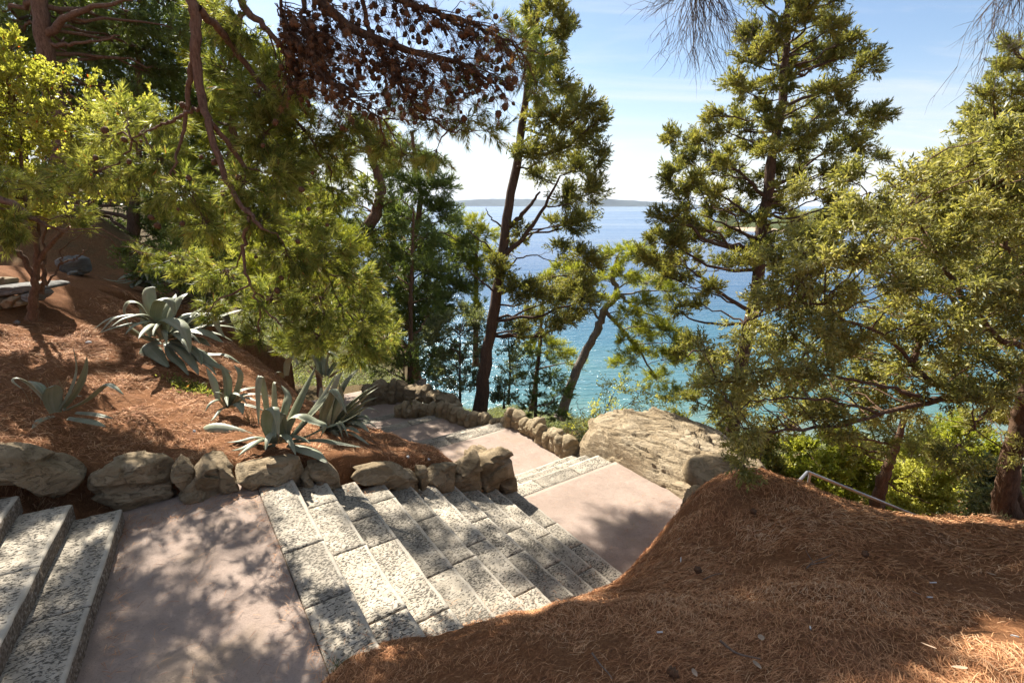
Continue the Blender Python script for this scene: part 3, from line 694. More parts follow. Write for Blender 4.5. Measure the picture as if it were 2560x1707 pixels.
# boulder: big slanting sunlit slab, built over its footprint
def boulder():
    n = 260
    foot = [(6.16, 4.05), (6.2, 5.0), (6.28, 6.0), (6.3, 6.9), (6.62, 7.3), (7.3, 7.2), (8.3, 6.4), (8.9, 5.0), (8.6, 4.0), (7.4, 3.6), (6.6, 3.7)]
    c = np.mean(foot, 0); ang = np.arange(n) * 2 * math.pi / n
    r = poly_radius(np.array(foot) - c, ang)
    lv = np.concatenate([np.linspace(0, .8, 80), np.linspace(.81, 1, 36)])
    Rr_ = lv[:, None] * r; s = c[0] + Rr_ * np.cos(ang); w = c[1] + Rr_ * np.sin(ang)
    top = rbf([(6.25, 6.9, -4.25), (6.4, 6.3, -4.12), (6.4, 5.6, -4.22), (6.4, 4.8, -4.33), (6.35, 4.2, -4.36), (7.0, 6.6, -3.90), (7.2, 5.8, -3.98), (7.0, 5.0, -4.08), (6.9, 4.2, -4.18), (7.8, 6.2, -4.0), (8.0, 5.2, -4.05), (7.7, 4.3, -4.2), (8.6, 5.0, -4.35), (8.5, 4.2, -4.5), (6.7, 7.1, -4.15), (7.4, 3.8, -4.35)], .001)
    z = top(s, w)
    dome = (1 - np.clip((lv - .72) / .28, 0, 1) ** 2.6)[:, None]
    zb = -4.95
    z = zb + (z - zb) * dome
    P = SW(0, 0) + s[..., None] * np.append(D, 0) + w[..., None] * np.append(M, 0); P[..., 2] = z
    # bedding: ledges running along the rock, cracks and lumps
    q = s * 1.0 + .42 * w + 1.3 * z + .35 * fbm(P * .8, 2, 3)
    band = fbm(np.stack([q * 5, w * .5, s * 0], -1), 6, 4)
    st = np.floor(q * 4.2 + 1.2 * fbm(P * 1.1, 12, 3)); fr = q * 4.2 + 1.2 * fbm(P * 1.1, 12, 3) - st
    ledge = (fr ** 3) * _hash(st.astype(np.int64), st.astype(np.int64) * 0, st.astype(np.int64) * 0, 5)
    dsp = .04 * fbm(P * 1.3, 3, 3) + .025 * band - .07 * ledge + .018 * fbm(P * 6, 5, 3) + .085 * facet_disp(np.stack([s, w * .55, z * 1.6], -1), .55, 90, 4, (1, 1, 1)) + .03 * facet_disp(np.stack([s, w * .6, z * 1.6], -1), .2, 420, 9, (1, 1, 1))
    N = np.stack([.25 * (s - c[0]), .25 * (w - c[1]), np.ones_like(s)], -1); N = unit(N)
    Nw = N[..., :1] * np.append(D, 0) + N[..., 1:2] * np.append(M, 0) + N[..., 2:] * np.array([0, 0, 1.])
    P = P + Nw * dsp[..., None]
    k = n; m = len(lv)
    i = np.arange(m - 1)[:, None]; j = np.arange(k)[None]
    qd = np.stack([i * k + j, (i + 1) * k + j, (i + 1) * k + (j + 1) % k, i * k + (j + 1) % k], -1).reshape(-1, 4)
    org = SW(c[0], c[1], -4.5)
    return mk('boulder', P.reshape(-1, 3), [qd], MAT['boulder'], smooth=False, origin=org)
tag(boulder(), 'large sunlit pale yellow boulder with cracked slanting layers beside the pink landing', 'boulder')
def px_rock(name, pts, Y, thick, mat, seed, label, cat, sink=.1, **kw):
    m = np.mean(pts, 0); P0 = atY(m[0], m[1], Y)
    q = [atY(u, v, Y) for u, v in pts]; out = [(p[0], p[2]) for p in q]
    zmin = min(b for a, b in out); out = [(a, b - (sink if b < zmin + .08 else 0)) for a, b in out]
    o = place_rock(name, out, thick, np.array([0, Y + thick / 2 - .05, 0]), np.array([1., 0]), np.array([0, 1.]), mat, None, seed, **kw)
    tag(o, label, cat); return o
def c6(p): return [(1640 + x * .3912, 1130 + y * .3912) for x, y in p]
def c62(x, y): return (1640 + x * .3912, 1130 + y * .3912)
px_rock('rock', c6([(235, 215), (290, 150), (400, 125), (560, 130), (700, 180), (740, 225), (640, 260), (520, 300), (420, 330), (330, 340), (270, 300), (240, 250)]), 5.7, .8, MAT['rock'], 81, 'dark topped brown rock half buried at the crest of the needle mound', 'rock', res=(26, 52), rough=.1)
px_rock('rock', c6([(165, 430), (190, 350), (255, 240), (330, 230), (360, 290), (330, 360), (280, 420), (220, 470)]), 5.3, .3, MAT['rock'], 82, 'grey brown rock sticking out of the mound side above the pink landing', 'rock', rough=.1)
px_rock('rock', c6([(405, 290), (450, 268), (560, 255), (605, 280), (600, 320), (500, 335), (420, 315)]), 5.35, .35, MAT['rock_warm'], 83, 'small pale rock lying in needles below the dark topped rock', 'rock', rough=.1)
# far left: dry stone ledge with a slab and a block, grey slabs on the slope
ledge = empty('stone_ledge', tuple(atY(20, 760, 8.2)), 'low dry stone ledge with a flat grey slab at the left edge of the photo', 'stone ledge')
def left_rock(pts, Y, th, seed, mat=MAT['slab']):
    q = [atY(u, v, Y) for u, v in pts]
    place_rock('stone', [(p[0], p[2]) for p in q], th, np.array([0, Y + th / 2, 0]), np.array([1., 0]), np.array([0, 1.]), mat, ledge, seed)
def c7(p): return [(x * .1786, 580 + y * .1786) for x, y in p]
left_rock(c7([(-300, 790), (0, 770), (250, 760), (430, 800), (440, 840), (200, 880), (-300, 950)]), 8.15, 1.0, 91)
left_rock(c7([(-40, 960), (40, 930), (85, 1000), (70, 1080), (-40, 1090)]), 8.1, .4, 92, MAT['rock'])
left_rock(c7([(50, 930), (170, 870), (215, 920), (160, 1010), (85, 1030)]), 8.1, .4, 93, MAT['rock'])
left_rock(c7([(190, 900), (420, 830), (440, 900), (370, 1000), (270, 960)]), 8.12, .5, 94)
left_rock(c7([(-320, 960), (-60, 950), (-50, 1100), (-320, 1130)]), 8.1, .4, 96, MAT['rock'])
left_rock(c7([(90, 1040), (180, 960), (265, 1000), (250, 1040), (120, 1060)]), 8.1, .35, 97, MAT['rock'])
px_rock('stone_block', c7([(-60, 640), (60, 630), (120, 645), (120, 760), (40, 770), (-60, 770)]), 8.6, .3, MAT['rock'], 95, 'squared brown stone standing on the flat grey slab at far left', 'stone block', facets=3, sink=.02)
px_rock('rock', c7([(720, 390), (930, 330), (1060, 380), (1030, 440), (950, 470), (830, 430)]), 11., .6, MAT['slab'], 98, 'flat grey rock lying on the leaf covered slope behind the multi stemmed shrub', 'rock', sink=.25)
px_rock('rock', c7([(930, 540), (975, 525), (1015, 550), (990, 580), (945, 575)]), 10.2, .25, MAT['slab'], 99, 'small white rock just below the flat grey rock on the slope', 'rock', sink=.03)
px_rock('rock', c7([(-40, 330), (100, 150), (240, 60), (350, 230), (300, 300), (60, 360), (-40, 400)]), 13., 1.4, MAT['slab'], 100, 'broad bluish grey rock slab high on the slope at the left edge', 'rock', sink=.3)

# ------------------------------------------------------------------ handrail
rail = empty('metal_handrail', tuple(atY(2040, 1180, 7.2)), 'grey steel handrail sloping down behind the needle mound', 'handrail')
ro = np.array(rail.location)
MAT['steel'] = mat_plain('painted_steel', (.42, .42, .43), .35, .5, .15, 20, .6, .05, .002)
def rt(name, pts, r):
    a = Acc(); tube(a, [np.asarray(p) - ro for p in pts], r, 10); return a.build(name, MAT['steel'], rail, True)
pA, pB, pC = atY(1963, 1240, 6.5), atY(2019, 1179, 7.1), atY(2330, 1305, 7.3)
rt('rail', spline([pA, pA * .5 + pB * .5, pB * .985 + pA * .015], 8), .024); rt('rail', [pB, pB * .5 + pC * .5, pC], .024)
for f in (.02, .86):
    p = pB * (1 - f) + pC * f
    rt('post', [p, p - np.array([0, 0, .9])], .021)

# ------------------------------------------------------------------ camera, sun, sky
cam = bpy.data.cameras.new('camera'); cam.sensor_width = 36; cam.lens = 18; cam.clip_end = 60000; cam.clip_start = .05
co = bpy.data.objects.new('camera', cam); link(co); co.rotation_euler = (math.pi / 2 - PITCH, 0, 0); scene.camera = co
sl = bpy.data.lights.new('sun', 'SUN'); sl.energy = 5.0; sl.angle = R(.53); sl.color = (1, .94, .85)
so = bpy.data.objects.new('sun', sl); link(so); so.rotation_euler = (R(90 - SUN_EL), 0, R(180 - SUN_AZ) + 0)
# aim exactly: local -Z must point along -SUN
from mathutils import Vector
so.rotation_euler = Vector(tuple(SUN)).to_track_quat('Z', 'Y').to_euler()
w = bpy.data.worlds.new('World'); scene.world = w; w.use_nodes = True
nt = w.node_tree; nt.nodes.clear()
wo = nt.nodes.new('ShaderNodeOutputWorld'); bg = nt.nodes.new('ShaderNodeBackground'); sky = nt.nodes.new('ShaderNodeTexSky')
sky.sky_type = 'NISHITA'; sky.sun_disc = False; sky.sun_elevation = R(SUN_EL); sky.sun_rotation = R(SUN_AZ); sky.altitude = 10; sky.air_density = 1.0; sky.dust_density = .6; sky.ozone_density = 1.5
bg.inputs['Strength'].default_value = .0565
# thin high cloud mixed into the sky
tc = nt.nodes.new('ShaderNodeTexCoord')
sep = nt.nodes.new('ShaderNodeSeparateXYZ'); nt.links.new(tc.outputs['Generated'], sep.inputs[0])
def wm(op, a, b=None):
    nd = nt.nodes.new('ShaderNodeMath'); nd.operation = op
    for i, v in enumerate((a, b)):
        if v is None: continue
        if hasattr(v, 'is_linked'): nt.links.new(v, nd.inputs[i])
        else: nd.inputs[i].default_value = v
    return nd.outputs[0]
el = wm('MAXIMUM', sep.outputs[2], .03)
cmb = nt.nodes.new('ShaderNodeCombineXYZ')
nt.links.new(wm('DIVIDE', sep.outputs[0], wm('ADD', el, .12)), cmb.inputs[0]); nt.links.new(wm('DIVIDE', sep.outputs[1], wm('ADD', el, .12)), cmb.inputs[1])
mp = nt.nodes.new('ShaderNodeMapping'); mp.inputs['Scale'].default_value = (.55, 1.9, 1); mp.inputs['Rotation'].default_value = (0, 0, .5); nt.links.new(cmb.outputs[0], mp.inputs['Vector'])
nz = nt.nodes.new('ShaderNodeTexNoise'); nz.inputs['Scale'].default_value = 1.15; nz.inputs['Detail'].default_value = 7; nz.inputs['Roughness'].default_value = .58; nz.inputs['Distortion'].default_value = .5
nt.links.new(mp.outputs[0], nz.inputs['Vector'])
rp = nt.nodes.new('ShaderNodeValToRGB'); rp.color_ramp.elements[0].position = .48; rp.color_ramp.elements[1].position = .80
nt.links.new(nz.outputs['Fac'], rp.inputs['Fac'])
hz = nt.nodes.new('ShaderNodeMapRange'); hz.inputs[1].default_value = .0; hz.inputs[2].default_value = .24; hz.inputs[3].default_value = .8; hz.inputs[4].default_value = .0; hz.interpolation_type = 'SMOOTHSTEP'
nt.links.new(sep.outputs[2], hz.inputs[0])
bank = nt.nodes.new('ShaderNodeMapRange'); nt.links.new(nz.outputs['Fac'], bank.inputs[0]); bank.inputs[1].default_value = .3; bank.inputs[2].default_value = .62; bank.inputs[3].default_value = .55; bank.inputs[4].default_value = 1.0
zc_ = nt.nodes.new('ShaderNodeMapRange'); nt.links.new(sep.outputs[2], zc_.inputs[0]); zc_.inputs[1].default_value = .5; zc_.inputs[2].default_value = .95; zc_.inputs[3].default_value = 0; zc_.inputs[4].default_value = .35  # extra overhead cloud, out of view, added to make the fill light less blue
fac = wm('MINIMUM', wm('ADD', zc_.outputs[0], wm('ADD', wm('MULTIPLY', rp.outputs['Color'], .6), wm('MULTIPLY', hz.outputs[0], bank.outputs[0]))), .92)
mx = nt.nodes.new('ShaderNodeMix'); mx.data_type = 'RGBA'; nt.links.new(fac, mx.inputs[0]); nt.links.new(sky.outputs[0], mx.inputs[6]); mx.inputs[7].default_value = (6.2, 6.25, 6.4, 1)
nt.links.new(mx.outputs[2], bg.inputs['Color']); nt.links.new(bg.outputs[0], wo.inputs['Surface'])
vs = scene.view_settings; vs.view_transform = 'Standard'; vs.look = 'None'; vs.gamma = 1; vs.exposure = 1.6
# ------------------------------------------------------------------ foliage generators
def shoots(acc, B, dirs, n, axis, ln, wd, a0=18, a1=62, droop=0., g=rng):
    """N shoots of n needles: B (N,3) bases, dirs (N,3)"""
    B = np.asarray(B); N = len(B)
    if N == 0: return
    dirs = unit(dirs); a, b = frames(dirs)
    t = g.random((N, n)) ** .8
    al = np.radians(a1 + (a0 - a1) * t + g.normal(0, 9, (N, n))); be = g.random((N, n)) * 6.283
    p = B[:, None] + dirs[:, None] * (t * axis)[..., None]
    rad = np.cos(be)[..., None] * a[:, None] + np.sin(be)[..., None] * b[:, None]
    nd = dirs[:, None] * np.cos(al)[..., None] + rad * np.sin(al)[..., None]
    nd[..., 2] -= droop
    L_ = ln * g.uniform(.7, 1.15, (N, n))[..., None]
    side = unit(np.cross(nd, g.normal(size=(N, n, 3)))) * (wd / 2)
    V = np.stack([p - side, p + side, p + nd * L_], 2).reshape(-1, 3)
    T = np.arange(len(V)).reshape(-1, 3)
    acc.add(V, T, None, np.repeat(g.random(N), n * 3))
def leaves(acc, P, dirs, ln, wd, g=rng, fold=.25, up=None, curl=.1, tone=None):
    """folded diamond leaves, one quad each"""
    P = np.asarray(P); N = len(P)
    if N == 0: return
    d = unit(dirs); nrm = g.normal(size=(N, 3))
    if up is not None: nrm = nrm * (1 - up) + np.array([0, 0, 1.5]) * up
    s = unit(np.cross(d, nrm)); nn = unit(np.cross(s, d))
    L_ = (ln * g.uniform(.65, 1.2, N))[:, None]; W_ = (wd * g.uniform(.75, 1.15, N))[:, None]
    tip = P + d * L_ - nn * L_ * curl
    m1 = P + d * L_ * .45 + s * W_ / 2 + nn * W_ * fold; m2 = P + d * L_ * .45 - s * W_ / 2 + nn * W_ * fold
    V = np.stack([P, m1, tip, m2], 1).reshape(-1, 3)
    acc.add(V, None, np.arange(4 * N).reshape(-1, 4), np.repeat(g.random(N) if tone is None else tone, 4))
def twig_tubes(acc, A, E, r0, bow=.0, k=3, g=rng, n=4):
    """many thin bent tubes at once"""
    A = np.asarray(A); E = np.asarray(E); N = len(A)
    if N == 0: return
    t = np.linspace(0, 1, n)[None, :, None]
    ln = np.linalg.norm(E - A, axis=1)[:, None, None]
    off = g.normal(0, 1, (N, 1, 3)) * ln * .09; off[..., 2] += bow * ln[..., 0]
    P = A[:, None] * (1 - t) + E[:, None] * t + off * (4 * t * (1 - t)) + g.normal(0, .012, (N, n, 3)) * ln * (t > 0) * (t < 1)
    tt = unit(np.gradient(P, axis=1)); a, b = frames(tt)
    r = (np.asarray(r0).reshape(-1, 1, 1) * (1 - .75 * t))
    ang = np.arange(k) * 2 * math.pi / k
    V = P[:, :, None] + r[..., None] * (np.cos(ang)[None, None, :, None] * a[:, :, None] + np.sin(ang)[None, None, :, None] * b[:, :, None])
    V = V.reshape(-1, 3)
    base = (np.arange(N) * n * k)[:, None, None]; i = np.arange(n - 1)[None, :, None]; j = np.arange(k)[None, None]
    q = np.stack([base + i * k + j, base + i * k + (j + 1) % k, base + (i + 1) * k + (j + 1) % k, base + (i + 1) * k + j], -1).reshape(-1, 4)
    acc.add(V, None, q)
    return P
def sphere(N, g=rng):
    return unit(g.normal(size=(N, 3)))

class Tree:
    def __init__(s, name, loc, label, cat, trunk_mat, leaf_mat, group=None, seed=1):
        s.root = empty(name, tuple(loc), label, cat, group); s.o = np.asarray(loc, float)
        s.wood = Acc(); s.leaf = Acc(); s.twig = Acc(); s.tm = trunk_mat; s.lm = leaf_mat; s.g = np.random.default_rng(seed); s.axis = None; s.rad = None
        s.holes = []
    def trunk(s, pts, r0, r1, k=12, n=40, knob=.25, flare=.35, acc=None):
        P = spline(pts, n); t = np.linspace(0, 1, n)
        rad = r0 + (r1 - r0) * t; rad = rad * (1 + flare * np.exp(-t * 14))
        P[1:-1] += s.g.normal(0, r0 * .10, (n - 2, 3))
        tube(acc or s.wood, P, rad, k, knob, 3)
        if s.axis is None: s.axis, s.rad = P, rad
        else: s.axis = np.vstack([s.axis, P]); s.rad = np.r_[s.rad, rad]
        return P
    def limb(s, A, C, r0, r1, bow=.1, n=9, k=6, acc=None):
        A = np.asarray(A); C = np.asarray(C); ln = np.linalg.norm(C - A)
        mid = (A + C) / 2 + s.g.normal(0, .07, 3) * ln + np.array([0, 0, bow * ln])
        P = spline([A, mid, C], n); P[1:-1] += s.g.normal(0, .018 * ln, (n - 2, 3))
        tube(acc or s.wood, P, np.linspace(r0, r1, n), k); return P
    def attach(s, C, rise=.35):
        """trunk point a limb to C should leave from"""
        h = np.linalg.norm((s.axis - C)[:, :2], axis=1)
        tgt = C[2] - rise * h
        i = np.argmin(np.abs(s.axis[:, 2] - tgt) + .25 * h); return s.axis[i], s.rad[i]
    def clump(s, C, rad, nsub, per, kind, attach=True, rise=.3, limb_r=None, up=.1, flat=1., bow=.1, A=None, inner=.25, **kw):
        """one leafy mass: limb from the trunk, sub branches, shoots or leaves along their outer ends"""
        g = s.g; C = np.asarray(C, float); rad = np.broadcast_to(np.asarray(rad, float), (3,)).copy()
        if attach or A is not None:
            if A is None: A, tr = s.attach(C, rise)
            else: A = np.asarray(A); tr = .06
            ln = np.linalg.norm(C - A); r0 = limb_r or min(tr * .55, .012 + .016 * ln)
            P = s.limb(A, C, r0, r0 * .35, bow)
            bd = unit(C - A)
        else: bd = np.array([0, 0, 1.]); P = np.array([C, C]); r0 = .01
        u = sphere(nsub, g); u = u + bd * .35; u[:, 2] += up; u = unit(u)
        E = C + u * rad * (g.uniform(.55, 1.05, (nsub, 1)))
        Aj = C + (P[-3 if len(P) > 3 else 0] - C) * g.uniform(0, 1, (nsub, 1)) * .8
        twig_tubes(s.twig, Aj, E, np.full(nsub, max(.004, r0 * .22)), bow=.04, g=g)
        t = g.uniform(inner, 1.05, (nsub, per))[..., None]
        Q = Aj[:, None] * (1 - t) + E[:, None] * t + g.normal(0, .10, (nsub, per, 3)) * rad * (.35 + .65 * t)
        dr = unit(E - Aj)[:, None] + g.normal(0, .55, (nsub, per, 3)) * 1.0; dr[..., 2] += up
        Q = Q.reshape(-1, 3); dr = dr.reshape(-1, 3)
        s.grow(Q, dr, kind, **kw)
    def grow(s, Q, dr, kind, n=14, axis=.12, ln=.08, wd=.01, droop=0., a0=18, a1=62, keep=None, **kw):
        if keep is not None:
            m = keep(Q); Q = Q[m]; dr = dr[m]
        if kind == 'needle': shoots(s.leaf, Q, dr, n, axis, ln, wd, a0, a1, droop, g=s.g)
        else:
            N = len(Q); rep = n
            d2 = np.repeat(unit(dr), rep, 0); P = np.repeat(Q, rep, 0) + d2 * (s.g.random((N * rep, 1)) * axis)
            al = d2 + s.g.normal(0, .7, (N * rep, 3)); al[:, 2] -= droop
            leaves(s.leaf, P, al, ln, wd, g=s.g, tone=(s.g.random(N * rep) if kw.get('indiv') else np.repeat(s.g.random(N), rep)), **{k: v for k, v in kw.items() if k in ('fold', 'up_', 'curl')})
    def done(s, crown='crown', trunk='trunk'):
        o = s.o
        s.wood.A += s.twig.A; s.wood.V += s.twig.V; s.wood.Q += [q + s.wood.n for q in s.twig.Q]; s.wood.T += [q + s.wood.n for q in s.twig.T]
        s.wood.build(trunk, s.tm, s.root, True, origin=o)
        s.leaf.build(crown, s.lm, s.root, False, origin=o)
        return s.root
def rpx(px, P):  # photo pixels -> metres at point P
    d = P[1] * cp - P[2] * sp; return px * d / FP

MAT['bark_pine'] = mat_bark('pine_bark', (.10, .055, .036), (.33, .205, .14))
MAT['bark_cyp'] = mat_bark('cypress_bark', (.06, .04, .03), (.19, .125, .09), (8, 8, .9))
MAT['bark_pale'] = mat_bark('pale_bark', (.16, .13, .11), (.40, .34, .29))
MAT['bark_red'] = mat_bark('red_brown_bark', (.085, .05, .03), (.26, .16, .10), (5, 5, 1.5))
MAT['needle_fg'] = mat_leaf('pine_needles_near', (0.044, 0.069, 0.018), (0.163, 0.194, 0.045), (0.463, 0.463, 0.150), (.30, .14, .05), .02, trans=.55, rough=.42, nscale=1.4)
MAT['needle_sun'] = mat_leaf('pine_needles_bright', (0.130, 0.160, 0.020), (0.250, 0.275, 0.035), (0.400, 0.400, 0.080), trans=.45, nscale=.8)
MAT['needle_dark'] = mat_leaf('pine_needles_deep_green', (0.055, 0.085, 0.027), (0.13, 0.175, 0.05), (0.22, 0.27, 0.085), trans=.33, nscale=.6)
MAT['cyp'] = mat_leaf('cypress_scales', (0.080, 0.092, 0.028), (0.185, 0.195, 0.055), (0.38, 0.355, 0.11), (.16, .10, .04), .03, trans=.42, nscale=.9)
MAT['olive'] = mat_leaf('olive_leaves', (0.085, 0.095, 0.028), (0.215, 0.215, 0.065), (0.44, 0.40, 0.155), trans=.45, rough=.42, spec=.4, nscale=1.2)
MAT['shrub_y'] = mat_leaf('yellow_green_leaves', (0.16, 0.185, 0.03), (0.3, 0.31, 0.06), (0.46, 0.45, 0.13), (.45, .12, .03), .008, trans=.55, rough=.4, spec=.4)
MAT['shrub_g'] = mat_leaf('grey_green_leaves', (0.086, 0.103, 0.052), (0.161, 0.184, 0.092), (0.253, 0.276, 0.149), trans=.4)
MAT['shrub_b'] = mat_leaf('bright_shrub_leaves', (0.26, 0.28, 0.05), (0.42, 0.42, 0.09), (0.55, 0.53, 0.16), trans=.45)
MAT['dead'] = mat_bark('dead_twigs', (.06, .035, .022), (.20, .12, .075))
MAT['grey_twig'] = mat_bark('grey_twigs', (.10, .085, .08), (.26, .22, .20))
MAT['cone'] = mat_plain('cone_scales', (.16, .085, .045), .8, .2, .5, 60, 0, .6, .01)

# ------------------------------------------------------------------ foreground pine with hanging limbs
def pine_clumps(T, rows, nsub, per, **kw):
    for r in rows:
        u, v, ru, rv, Y = r[:5]; C = atY(u, v, Y)
        R3 = np.array([rpx(ru, C), rpx((ru + rv) / 2, C) * .8, rpx(rv, C)])
        f = max(.4, (ru * rv) / 6400.)
        kk = dict(kw); kk.update(r[5] if len(r) > 5 else {})
        T.clump(C, R3, int(nsub * f), per, 'needle', **kk)
FG = Tree('pine_tree', (-6.6, 4.2, float(ground_z(-6.6, 4.2))), 'near pine tree hanging long needled drooping limbs and cones over the bank at left', 'tree', MAT['bark_pine'], MAT['needle_fg'], seed=11)
gz = FG.o[2]
FG.trunk([(-6.6, 4.2, gz - .2), (-6.5, 4.3, 1.), (-6.1, 4.5, 3.4), (-5.4, 4.7, 5.2), (-4.4, 4.8, 6.6), (-3., 4.6, 7.6)], .24, .09)
def br(pts, r0, r1, n=26, k=9):
    a = Acc(); P = spline(pts, n); P[1:-1] += FG.g.normal(0, .008, (n - 2, 3))
    tube(a, P, np.linspace(r0, r1, n), k, .25, 5); a.build('branch', MAT['bark_pine'], FG.root, True, origin=FG.o); return P
B1 = br([(-5.9, 4.6, 3.9), (-4.2, 4.7, 3.6), (-3.0, 4.7, 2.6), atY(465, -30, 4.6), atY(488, 60, 4.6), atY(490, 150, 4.6), atY(503, 240, 4.6), atY(520, 300, 4.55), atY(548, 400, 4.5), atY(575, 470, 4.5), atY(620, 530, 4.45), atY(655, 572, 4.4)], .055, .016, 44)
B2 = br([atY(488, 110, 4.62), atY(470, 200, 4.7), atY(464, 290, 4.75), atY(448, 370, 4.75), atY(425, 440, 4.7)], .026, .009)
B3 = br([atY(622, 540, 4.45), atY(606, 620, 4.5), atY(618, 690, 4.5), atY(648, 760, 4.5), atY(705, 815, 4.5)], .018, .006)
B4 = br([(-3.4, 4.8, 4.6), atY(560, -120, 5.), atY(600, 0, 5.), atY(640, 50, 5.), atY(690, 95, 5.), atY(722, 160, 5.)], .05, .014)
B5 = br([atY(500, 268, 4.62), atY(440, 300, 4.8), atY(390, 318, 4.9), atY(330, 348, 5.)], .016, .007)
B6 = br([(-5.9, 4.4, 1.2), atY(-140, 470, 4.9), atY(0, 495, 4.8), atY(60, 530, 4.8), atY(108, 562, 4.8)], .045, .018)
B7 = br([atY(520, 300, 4.55), atY(590, 390, 4.7), atY(650, 470, 4.9), atY(700, 560, 5.0), atY(790, 640, 5.), atY(850, 760, 4.9)], .022, .006)
B8 = br([atY(495, 20, 4.6), atY(560, 90, 4.9), atY(610, 160, 5.1), atY(690, 250, 5.2), atY(770, 340, 5.2), atY(830, 430, 5.2)], .035, .008)
BR = np.vstack([B1[18:], B2, B3, B4[12:], B5, B6[10:], B7, B8])
FG.axis = BR; FG.rad = np.full(len(BR), .016)
def near_br(C):
    i = np.argmin(np.linalg.norm(BR - C, axis=1) + .6 * np.maximum(C[2] - BR[:, 2], -.3)); return BR[i]
fgc = [(600, 60, 80, 60, 5.), (540, 40, 70, 50, 5.2), (560, 180, 70, 80, 5.2), (650, 240, 100, 90, 5.), (720, 200, 70, 80, 5.4), (770, 330, 100, 80, 5.2), (650, 340, 90, 80, 4.9),
       (700, 440, 100, 80, 4.8), (610, 460, 80, 60, 4.7), (480, 480, 70, 60, 4.8), (410, 490, 70, 50, 5.), (400, 400, 70, 60, 5.), (320, 295, 90, 50, 5.3), (410, 300, 70, 35, 5.3),
       (270, 340, 80, 60, 5.6), (240, 430, 90, 60, 5.7), (340, 420, 70, 60, 5.3), (520, 560, 80, 60, 4.8), (650, 560, 90, 60, 4.6), (760, 560, 80, 70, 5.), (830, 480, 60, 70, 5.2), (840, 390, 60, 60, 5.3),
       (720, 640, 80, 60, 4.6), (810, 640, 90, 70, 4.8), (360, 640, 70, 30, 6.), (460, 650, 90, 40, 5.6), (560, 690, 90, 50, 5.), (680, 750, 100, 60, 4.7), (800, 750, 110, 80, 4.8), (880, 700, 70, 70, 5.),
       (910, 800, 80, 60, 4.9), (790, 850, 100, 50, 4.7), (890, 880, 70, 50, 4.8), (650, 830, 60, 40, 4.8), (960, 850, 50, 40, 5.), (530, 770, 50, 30, 5.), (20, 450, 60, 40, 5.), (15, 560, 50, 70, 4.7), (100, 460, 90, 50, 6.), (180, 540, 60, 30, 5.8)]
for (u, v, ru, rv, Y) in fgc:
    C = atY(u, v, Y); R3 = np.array([rpx(ru, C), rpx(ru, C) * .8, rpx(rv, C)])
    f = max(.35, ru * rv / 6400.)
    FG.clump(C, R3, int(30 * f), 6, 'needle', A=near_br(C), limb_r=.010, up=-.15, bow=-.02, n=22, axis=.08, ln=.088, wd=.0066, a0=14, a1=58, inner=.35)
# dead, cone laden limb across the top
dead = Acc()
def dlimb(pts, r0, r1):
    a = Acc(); P = spline(pts, 24); P[1:-1] += FG.g.normal(0, .01, (22, 3)); tube(a, P, np.linspace(r0, r1, 24), 7, .2, 2); a.build('branch', MAT['dead'], FG.root, True, origin=FG.o); return P
DL = [dlimb([(-3.2, 4.7, 5.2), atY(640, -260, 4.8), atY(760, -60, 4.7), atY(860, 60, 4.6), atY(1000, 120, 4.6), atY(1150, 160, 4.6), atY(1240, 210, 4.6)], .06, .012),
      dlimb([atY(700, -160, 4.75), atY(900, -60, 4.8), atY(1050, 20, 4.8), atY(1180, 60, 4.8), atY(1290, 120, 4.9)], .04, .01),
      dlimb([atY(760, -60, 4.7), atY(760, 60, 4.6), atY(800, 160, 4.5), atY(870, 240, 4.5), atY(960, 300, 4.5)], .02, .006),
      dlimb([atY(900, -40, 4.8), atY(930, 90, 4.7), atY(990, 200, 4.6), atY(1060, 290, 4.6), atY(1130, 330, 4.6)], .022, .006),
      dlimb([atY(700, -60, 4.7), atY(705, 40, 4.8), atY(715, 120, 4.8), atY(735, 200, 4.8)], .014, .005)]
g = FG.g
DP = np.vstack([P[5:] for P in DL]); N = 780
A_ = DP[g.integers(0, len(DP), N)] + g.normal(0, .02, (N, 3))
E_ = A_ + np.stack([g.normal(.14, .16, N), g.normal(0, .16, N), -np.abs(g.normal(.24, .14, N)) + .04], -1)
eu, ev = project(E_)
ok = (ev < 345 - np.abs(eu - 1050) * .16 - np.abs(g.normal(0, 55, len(ev)))) & (eu > 690) & (eu < 1300)
A_, E_ = A_[ok], E_[ok]
twig_tubes(dead, A_, E_, np.full(len(A_), .0055), bow=.05, g=g, n=6, k=4)
A2 = A_[:, None] + (E_ - A_)[:, None] * g.uniform(.3, 1, (len(A_), 4, 1)); E2 = A2 + g.normal(0, .07, A2.shape) + np.array([.04, 0, -.06])
twig_tubes(dead, A2.reshape(-1, 3), E2.reshape(-1, 3), np.full(A2.size // 3, .003), g=g)
dead.build('dead_twigs', MAT['dead'], FG.root, True, origin=FG.o)
# dry brown needles still on it
dryacc = Acc(); pick = g.random(len(E2.reshape(-1, 3))) < .34
shoots(dryacc, E2.reshape(-1, 3)[pick], (E2 - A2).reshape(-1, 3)[pick], 26, .06, .07, .003, g=g)
MAT['dry'] = mat_leaf('dry_needles', (.10, .045, .02), (.21, .10, .045), (.33, .17, .08), trans=.35)
dryacc.build('dry_needles', MAT['dry'], FG.root, False, origin=FG.o)
